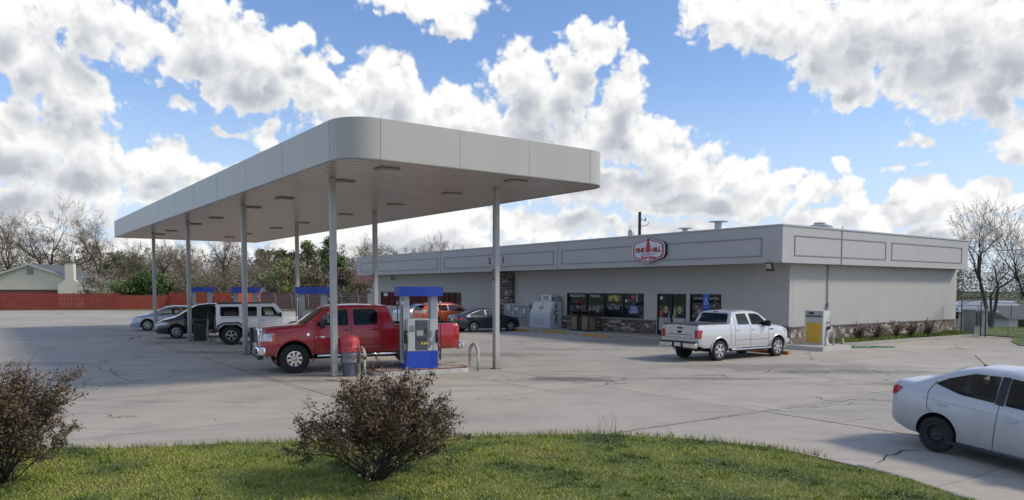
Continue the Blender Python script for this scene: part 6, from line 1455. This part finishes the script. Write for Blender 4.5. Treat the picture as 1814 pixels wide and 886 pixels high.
bare_tree(at(330, 118), 10.6, 28, 'twiggy brown tree behind the second column', spread=.5, buds=4500)
bare_tree(at(468, 125), 10.4, 29, 'bare brown tree left of the young green trees', spread=.5, buds=4200)
bare_tree(at(765, 105), 10.8, 30, 'round topped bare tree over the middle of the store roof', spread=.5, buds=5200, levels=6, group='bare trees behind the store')
bare_tree(at(712, 112), 9.3, 31, 'low bare tree over the store roof, left of the round topped one', spread=.5, buds=4000, group='bare trees behind the store')
bare_tree(at(822, 112), 9.6, 32, 'low bare tree over the store roof, right of the round topped one', spread=.5, buds=4000, group='bare trees behind the store')
bare_tree(at(650, 130), 12.5, 33, 'pale bare tree beyond the far end of the store', spread=.45, buds=4500)
# leafy ones
leafy_tree(at(262, 100), 4.6, 7.5, 41, 'dark green rounded evergreen bush right of the white blossom tree', M_EV, 'evergreen_bush', n=7000, size=.36, trunk=.08)
leafy_tree(at(225, 104), 3.6, 6, 42, 'low lighter green bush beside the dark evergreen bush', M_SPR, 'green_bush', n=4000, size=.35, trunk=.08)
leafy_tree(at(232, 135), 8.8, 9, 43, 'dark pine crown just under the left canopy corner', M_EV, 'pine_tree', n=4000, size=.4, shape='pine')
leafy_tree(at(478, 150), 10.2, 7, 44, 'dark pine crown between the second and third columns', M_EV, 'pine_tree', n=3500, size=.45, shape='pine', clumps=20)
leafy_tree(at(503, 140), 10.6, 5.6, 45, 'taller pine with two round heads left of the thin column', M_EV, 'pine_tree', n=3500, size=.42, shape='pine', clumps=18)
leafy_tree(at(545, 108), 9.6, 6.5, 46, 'brown green young tree behind the third pump column', [M_BRN[2], M_BRN[0], M_SPR[0]], 'young_tree', n=6500, size=.26)
leafy_tree(at(512, 100), 6.6, 7.0, 47, 'yellow green budding tree above the brick wall', [M_SPR[0], M_SPR[1], M_BRN[1]], 'young_tree', n=6000, size=.26)
leafy_tree(at(584, 104), 9.9, 6.0, 48, 'tall green cedar left of the nearest column', [M_EV[1], M_EV[2], M_SPR[2]], 'cedar_tree', n=8000, size=.26, shape='cone')
leafy_tree(at(606, 106), 7.5, 5.0, 49, 'bright green cedar right of the nearest column', [M_SPR[0], M_SPR[2], M_EV[2]], 'cedar_tree', n=6500, size=.26, shape='cone')
leafy_tree(at(560, 96), 5.0, 6.0, 50, 'brown scrubby bush under the cedars', M_BRN, 'scrub_bush', n=5500, size=.26, trunk=.08)
leafy_tree(at(610, 90), 4.7, 5.8, 51, 'dark brown scrub right of the nearest column', [M_BRN[0], M_BRN[2], M_BARKD], 'scrub_bush', n=6500, size=.22, trunk=.06)
# white blossom shrub
rng = np.random.default_rng(60)
leafy_tree(at(166, 98), 4.4, 4.2, 61, 'small tree in white blossom at the right end of the house', [mat('blossom', (.5, .47, .43), .8), M_BRN[1], M_SPR[2]], 'blossom_tree', n=4200, size=.17, clumps=26)
# woods behind everything, one mass
def woods(name, x0, x1, y0, y1, n, h, mats, seed, size=.7):
    rng = np.random.default_rng(seed); K = 420; cx = rng.uniform(x0, x1, K); cy = rng.uniform(y0, y1, K); ch = h * rng.uniform(.55, 1.05, K); km = rng.integers(0, len(mats), K)
    k = rng.integers(0, K, n); t = rng.uniform(0, 1, n) ** .8; r = 2.2 * np.sin(np.pi * np.clip(.1 + .85 * t, 0, 1)) * rng.uniform(.2, 1.1, n); a = rng.uniform(0, 6.283, n)
    P = np.stack([cx[k] + r * np.cos(a), cy[k] + r * np.sin(a), t * ch[k]], 1)
    mi = np.where(rng.random(n) < .6, km[k], rng.integers(0, len(mats), n))
    o = leaf_mesh(name, P, size, mats, None, rng, aspect=.35, mi=mi); return tag(o, kind='stuff')
woods('far_woods', -150, -8, 140, 175, 110000, 11, [M_BRN[0], M_BRN[1], M_BRN[2], M_BUD[0], M_TWIGD, M_SPR[2]], 71, .5)
woods('undergrowth', -56, -22, 100, 112, 36000, 4.8, [M_BRN[0], M_BRN[1], M_BRN[2], M_SPR[2], M_TWIGD], 73, .30)
woods('undergrowth', -120, -22, 124, 138, 90000, 9.0, [M_BRN[0], M_BRN[1], M_BRN[2], M_BUD[0], M_BUD[1]], 75, .30)
woods('far_woods', 60, 210, 150, 190, 80000, 9.6, [M_BRN[0], M_BRN[2], M_TWIGD, M_BUD[0], M_BRN[0]], 72, .5)
woods('far_woods', -8, 60, 150, 170, 20000, 7.5, [M_BRN[0], M_BRN[1], M_BRN[2], M_BUD[0]], 74)
for args, stm in ((((38.6, 59.5, gr(38.6, 59.5)), 10.8, 34, 'spreading bare tree in the grass field at the right edge'), ((-.42, 0, 1), (.30, .2, .9), (-.1, -.1, .7))), (((44.5, 62, gr(44.5, 62)), 11.6, 36, 'second bare tree, cut off by the right edge of the photo'), ((-.5, .1, 1), (.2, 0, 1)))):
    bare_tree(*args, stems=stm, spread=.42, r0=.17, bark=M_BARKD, twig=M_TWIGD, buds=700, bsize=.06, trunk=.27, levels=5, kids=(2, 4), wx=1.15, minr=.008, up=.07, group='bare trees on the right')

# ------------------------------------------------------------------ red timber fence, brick wall, wire fence
M_FEN = mat('fence_red_stain', (.30, .05, .032), .8, col2=(.19, .035, .025), vscale=1.2); M_FEN2 = mat('fence_red_new', (.42, .075, .038), .8, vary=.12, vscale=1)
def board_fence(pts, label, m, h=1.98, group='lengths of red timber fence'):
    e = empty('timber_fence', (pts[0][0], pts[0][1], 0), 0, label, 'fence', group)
    q = MB(); rl = MB(); rng = random.Random(9); o = Vector(pts[0]).to_2d()
    for a, b_ in zip(pts, pts[1:]):
        a = Vector(a) - o; b_ = Vector(b_) - o; d = b_ - a; n = int(d.length / .15); ang = math.atan2(d.y, d.x)
        for i in range(n):
            c = a + d * (i + .5) / n; hh = h + rng.uniform(-.02, .02); q.box((c.x, c.y, hh / 2 + .03), (.135, .022, hh), rz=ang + rng.uniform(-.02, .02))
        for z in (.35, 1.0, 1.65):
            c = (a + b_) / 2; rl.box((c.x + .05 * math.sin(ang), c.y + .06 * math.cos(ang), z), (d.length, .06, .09), rz=ang)
        m_ = int(d.length / 2.4)
        for i in range(m_ + 1):
            c = a + d * i / max(1, m_); rl.box((c.x, c.y + .1, h / 2 + .05), (.1, .1, h + .1), rz=ang)
    q.build('boards', m, e); rl.build('rails_and_posts', m, e); return e
board_fence([(-70, 86.5), (-60.6, 87.9), (-48.5, 91.5)], 'weathered dark red board fence in front of the house', M_FEN)
board_fence([(-48.5, 91.5), (-43.5, 94.0)], 'short darker stretch of red board fence angling back beside the house', M_FEN, h=1.75)
board_fence([(-43.5, 94.0), (-33.5, 90.5), (-31.5, 92.5)], 'brighter red board fence behind the minivan and off-roader', M_FEN2, h=2.05)
q = MB(); q.box((-24.8, 95, 1.05), (14.5, .25, 2.1), rz=.02); q.box((-24.8, 95, 2.13), (14.6, .32, .06), rz=.02)
tag(q.build('brick_wall', mat('brick_wall', (.20, .075, .055), .85, col2=(.14, .06, .05), vscale=5)), 'dull red brick wall behind the second pump', 'wall')
M_WIRE = mat('chain_wire', (.26, .27, .27), .5, .5); M_GALV = mat('galv_post', (.40, .41, .40), .45, .5)
def chain_fence(p0, p1, h, name, label, posts, barb=0, m=M_GALV, wire=M_WIRE, gap=.32, group=None, r=.035, diamond=None, cat='fence', wr=.004):
    p0 = Vector(p0); p1 = Vector(p1); d = p1 - p0; ang = math.atan2(d.y, d.x); L_ = d.length
    e = empty(name, (p0.x, p0.y, 0), ang, label, cat, group)
    for i in range(posts):
        x = L_ * i / max(1, posts - 1); q = MB(); q.tube([(x, 0, 0), (x, 0, h + .05)], r, 8)
        if barb: q.tube([(x, 0, h), (x + barb, 0, h + .36)], r * .8, 6)
        q.build('post', m, e)
    q = MB(); q.tube([(0, 0, h), (L_, 0, h)], .02, 6); q.tube([(0, 0, .08), (L_, 0, .08)], .012, 6)
    if barb:
        for k in range(3): q.tube([(barb * (k + 1) / 3, 0, h + .12 * (k + 1)), (L_ + barb * (k + 1) / 3, 0, h + .12 * (k + 1))], .008, 4)
    q.build('rail', m, e)
    segs = []; n = int((L_ + h) / gap)
    for i in range(-int(h / gap), int(L_ / gap)):
        for s in (0, 1):
            x0 = i * gap; x1 = x0 + h
            a, b_ = (x0, .08), (x1, h)
            if s: a, b_ = (x0, h), (x1, .08)
            ta = max(0, (0 - a[0]) / (b_[0] - a[0])); tb = min(1, (L_ - a[0]) / (b_[0] - a[0]))
            if tb <= ta: continue
            f = lambda t: (a[0] + (b_[0] - a[0]) * t, 0, a[1] + (b_[1] - a[1]) * t)
            segs.append(np.r_[f(ta), f(tb), wr, wr])
    seg_mesh('mesh', segs, wire, e, n=3); return e
chain_fence((-30, 88), (-11.5, 84), 1.75, 'wire_fence', 'chain link fence with outward leaning barbed wire arms before the brick wall', 10, barb=-.32, gap=.14, wr=.006)
q = MB(); q.prism([(-31, 87), (-11, 83), (-11, 96), (-31, 96)], 0, .04); tag(q.build('verge', bpy.data.materials['side_grass']), kind='structure')
# ------------------------------------------------------------------ houses
M_SID = mat('siding_cream', (.76, .67, .54), .7, vary=.05, vscale=2); M_BRK = mat('brick_red', (.19, .07, .05), .85, vary=.2, vscale=8); M_SHG = mat('shingle_grey', (.12, .13, .14), .9, vary=.2, vscale=6); M_WTRIM = mat('trim_white', (.55, .54, .51), .6)
hc = Vector(at(56, 106))
e = empty('gabled_house', (hc.x, hc.y, 0), R(9), 'cream sided low gabled house with brick base behind the red fence', 'house')
hw_, eh, ph = 8.0, 3.1, 5.95
q = MB(); q.box((0, 6, 1.2), (hw_ * 2, 12, 2.4)); q.build('brick_base', M_BRK, e)
q = MB(); T = Matrix(((1, 0, 0, 0), (0, 0, 1, 0), (0, 1, 0, 0), (0, 0, 0, 1))); q.prism([(-hw_, 2.4), (-hw_, eh), (0, ph), (hw_, eh), (hw_, 2.4)], -.06, 12, T)
for k in range(18):
    z = 2.5 + k * .19; xx = hw_ if z < eh else hw_ * (ph - z) / (ph - eh)
    if xx > .3: q.box((0, -.075, z), (2 * xx - .1, .03, .02))
q.build('wall', M_SID, e)
q = MB(); 
for s in (-1, 1):
    q.prism([(0, ph + .02), (s * (hw_ + .7), eh - .24), (s * (hw_ + .7), eh - .06), (0, ph + .22)], -.5, 12.4, T)
q.build('roof', M_SHG, e)
q = MB()
for s in (-1, 1): q.prism([(0, ph - .06), (s * (hw_ + .72), eh - .34), (s * (hw_ + .72), eh - .08), (0, ph + .2)], -.56, -.505, T)
q.build('barge_board', M_WTRIM, e)
q = MB(); q.box((0, -.09, 5.0), (.9, .04, .9)); q.build('gable_vent', mat('vent_grey', (.30, .28, .24), .7), e)
q = MB(); q.prism([(3.9, 0), (3.9, 3.0), (4.9, 3.9), (4.9, 6.2), (6.05, 6.2), (6.05, 3.9), (7.0, 3.0), (7.0, 0)], -.9, -.08, T); ch = q.build('chimney', M_SID, e)
q = MB(); q.box((5.47, -.5, 6.38), (.6, .5, .3)); q.box((5.47, -.5, 6.23), (1.3, .95, .07)); q.build('chimney_cap', mat('cap_dark', (.12, .12, .12), .6), ch)
q = MB(); q.box((-8.6, 4, 3.9), (8, 9, .3), M=Matrix.Rotation(.0, 4, 'Y')); q.prism([(-16, 3.1), (-16, 4.5), (-4.3, 4.5), (-7.6, 3.1)], 1.0, 11, T); q.build('side_roof', M_SHG, e)
def small_house(px, Z, w, d, eh_, ph_, lab, mw, mr, rz=0, name='house', flat=False):
    x, y = FX(px, Z); e = empty(name, (x, y, gr(x, y) if px > 1500 else 0), rz, lab, 'house'); q = MB(); q.box((0, d / 2, eh_ / 2), (w, d, eh_)); q.build('wall', mw, e)
    q = MB(); T = Matrix(((0, 1, 0, 0), (1, 0, 0, 0), (0, 0, 1, 0), (0, 0, 0, 1)))
    P = [(-.5, eh_ - .1), (d / 2, ph_), (d + .5, eh_ - .1)]; TT_ = Matrix(((0, 0, 1, 0), (1, 0, 0, 0), (0, 1, 0, 0), (0, 0, 0, 1)))
    q.prism(P, -w / 2 - .5, w / 2 + .5, TT_); q.build('roof', mr, e)
    q = MB()
    for i in range(max(1, int(w / 4))): q.box((-w / 2 + 2 + i * 4, -.02, 1.5), (1.1, .06, 1.1))
    q.build('window', M_GLASS, e); return e
M_RROOF = mat('roof_brown_red', (.16, .075, .06), .9, vary=.15); M_TIN = mat('roof_tin', (.50, .51, .52), .4, .3, vary=.08); M_TANR = mat('roof_tan', (.24, .16, .11), .9, vary=.15)
small_house(652, 112, 11, 9, 3.1, 5.6, 'house with brown red roof beyond the far end of the store', M_SID, M_RROOF, R(-14))
q = MB(); q.box((0, 0, 1.35), (2.2, 2, 2.7)); o = q.build('white_shed', M_WTRIM); o.location = at(662, 96); tag(o, 'plain white shed wall at the far end of the store', 'shed')
small_house(490, 106, 3.6, 3, 2.15, 2.95, 'small shed with pale tin roof over the brick wall', M_SID, M_TIN, R(8), 'garden_shed')
small_house(205, 112, 9, 5, 2.3, 3.0, 'low pale roofed outbuilding right of the cream house', M_WTRIM, M_TIN, 0, 'outbuilding')
small_house(1702, 75, 5.5, 6, 1.9, 2.7, 'white roofed outbuilding just right of the store wall', M_WTRIM, M_TIN, R(-20), 'outbuilding')
small_house(1765, 120, 14, 9, 2.4, 3.7, 'house with tan roof behind the right-hand field', M_SID, M_TANR, R(10))
small_house(1740, 145, 15, 9, 2.7, 4.3, 'white roofed long house farthest behind the right-hand field', M_WTRIM, M_TIN, R(-6))
small_house(1836, 105, 9, 8, 2.3, 3.9, 'white walled house with dark roof at the right edge of the photo', M_WTRIM, M_SHG, R(12))
# ------------------------------------------------------------------ gate, cabinet, poles
chain_fence((27.1, 44.6), (26.9, 42.0), 2.55, 'wire_fence', 'dark chain link panel between the store end and the gate post', 2, m=mat('dark_steel', (.06, .06, .065), .5, .4), wire=mat('dark_wire', (.12, .12, .12), .6), gap=.14, cat='fence', wr=.005)
chain_fence((27.0, 42.6), (28.2, 40.4), 1.95, 'wire_gate', 'dark framed chain link gate open beside the grey cabinet', 2, m=MATS['dark_steel'], wire=MATS['dark_wire'], gap=.14, cat='gate', wr=.005)
chain_fence((28.2, 40.4), (34.0, 41.5), 1.95, 'wire_fence', 'dark chain link fence running right from the gate', 4, m=MATS['dark_steel'], wire=MATS['dark_wire'], gap=.14, wr=.005, r=.05)
chain_fence((30, 72), (60, 66), 1.2, 'wire_fence', 'low far wire fence across the right-hand field', 12, m=MATS['dark_steel'], wire=MATS['dark_wire'], gap=.3, wr=.008)
e = empty('electric_cabinet', (27.2, 43.4, .03), R(20), 'grey metal cabinet on the grass behind the open wire gate', 'cabinet')
q = MB(); q.box((0, 0, .7), (1.05, .7, 1.4), bevel=.02); q.box((0, 0, 1.45), (1.2, .85, .12), bevel=.02); q.build('housing', mat('cabinet_grey', (.27, .28, .29), .5, vary=.08), e)
q = MB(); q.box((-.2, -.365, .95), (.45, .04, .75)); q.build('dark_door', M_PD, e)
pp = (11.3, 66, 0)
e = empty('utility_pole', pp, 0, 'dark utility pole with a transformer standing behind the store roof', 'utility pole')
q = MB(); q.tube([(0, 0, 0), (0, 0, 9.5)], [.16, .13], 10); q.build('pole', M_BARKD, e)
q = MB(); q.lathe([(.26, 6.8), (.28, 7.0), (.28, 7.8), (.2, 7.9), (0, 7.92)], 14, Matrix.Translation((-.75, 0, 0))); q.tube([(-.85, 0, 7.9), (-.85, 0, 8.25)], .04, 6); q.tube([(-.7, 0, 7.4), (0, 0, 7.4)], .03, 6); q.build('transformer', M_GALV, e)
q = MB(); q.tube([(0, 0, 8.9), (.5, 0, 8.7)], .03, 6); q.tube([(.5, 0, 8.7), (.5, 0, 9.0)], .05, 6); q.tube([(0, 0, 8.2), (.7, 0, 8.35), (.8, 0, 8.6)], .03, 6); q.build('insulator_arm', M_BARKD, e)
def wire(a, b_, sag, lab):
    pts = [Vector(a).lerp(Vector(b_), t) - Vector((0, 0, sag * 4 * t * (1 - t))) for t in np.linspace(0, 1, 24)]
    q = MB(); q.tube(pts, .018, 5); tag(q.build('overhead_wire', MATS['dark_steel']), lab, 'wire')
wire((27.6, 46, 5.0), (60, 44, 9.5), .9, 'black service wire rising from the store corner to the right edge')
q = MB(); q.tube([(0, 0, 0), (0, 0, 12)], [.15, .11], 8); o = q.build('utility_pole', M_BARKD); o.location = (60, 44, 0); tag(o, 'plain timber pole beyond the right edge carrying the wire', 'utility pole')

# pale concrete kerb showing where the verge narrows by the drive, and bare soil along the rest of the edge
q = MB(); kp = [Vector(p) for p in ((5.35, 11.25), (5.66, 10.5), (6.13, 9.35), (6.62, 7.5), (7.22, 5.0), (7.52, 2.0))]
for a, b_ in zip(kp, kp[1:]):
    d = b_ - a; c = (a + b_) / 2; z = gz(c.x, c.y); q.box((c.x, c.y, z - .005), (d.length + .03, .11, .06), rz=math.atan2(d.y, d.x), bevel=.015)
tag(q.build('kerb', bpy.data.materials['bed_kerb']), kind='structure')
soil = mat('edge_soil', (.16, .125, .085), .95, col2=(.09, .07, .045), vscale=9)
b = bmesh.new(); V_ = []; rng = random.Random(8)
for i in range(150):
    x = -13 + i * .125; y = edge_y(x); w = .05 + .10 * abs(noise.noise(Vector((x * 1.7, 0, 5)))) + rng.uniform(0, .03)
    V_.append((b.verts.new((x, y + w, gz(x, y) + .006)), b.verts.new((x, y - .1, gz(x, y) + .012))))
for a, c in zip(V_, V_[1:]): b.faces.new((a[0], a[1], c[1], c[0]))
me = bpy.data.meshes.new('soil_edge'); bmesh.ops.recalc_face_normals(b, faces=b.faces); b.to_mesh(me); b.free(); me.materials.append(soil); tag(link(bpy.data.objects.new('soil_edge', me)), kind='structure')
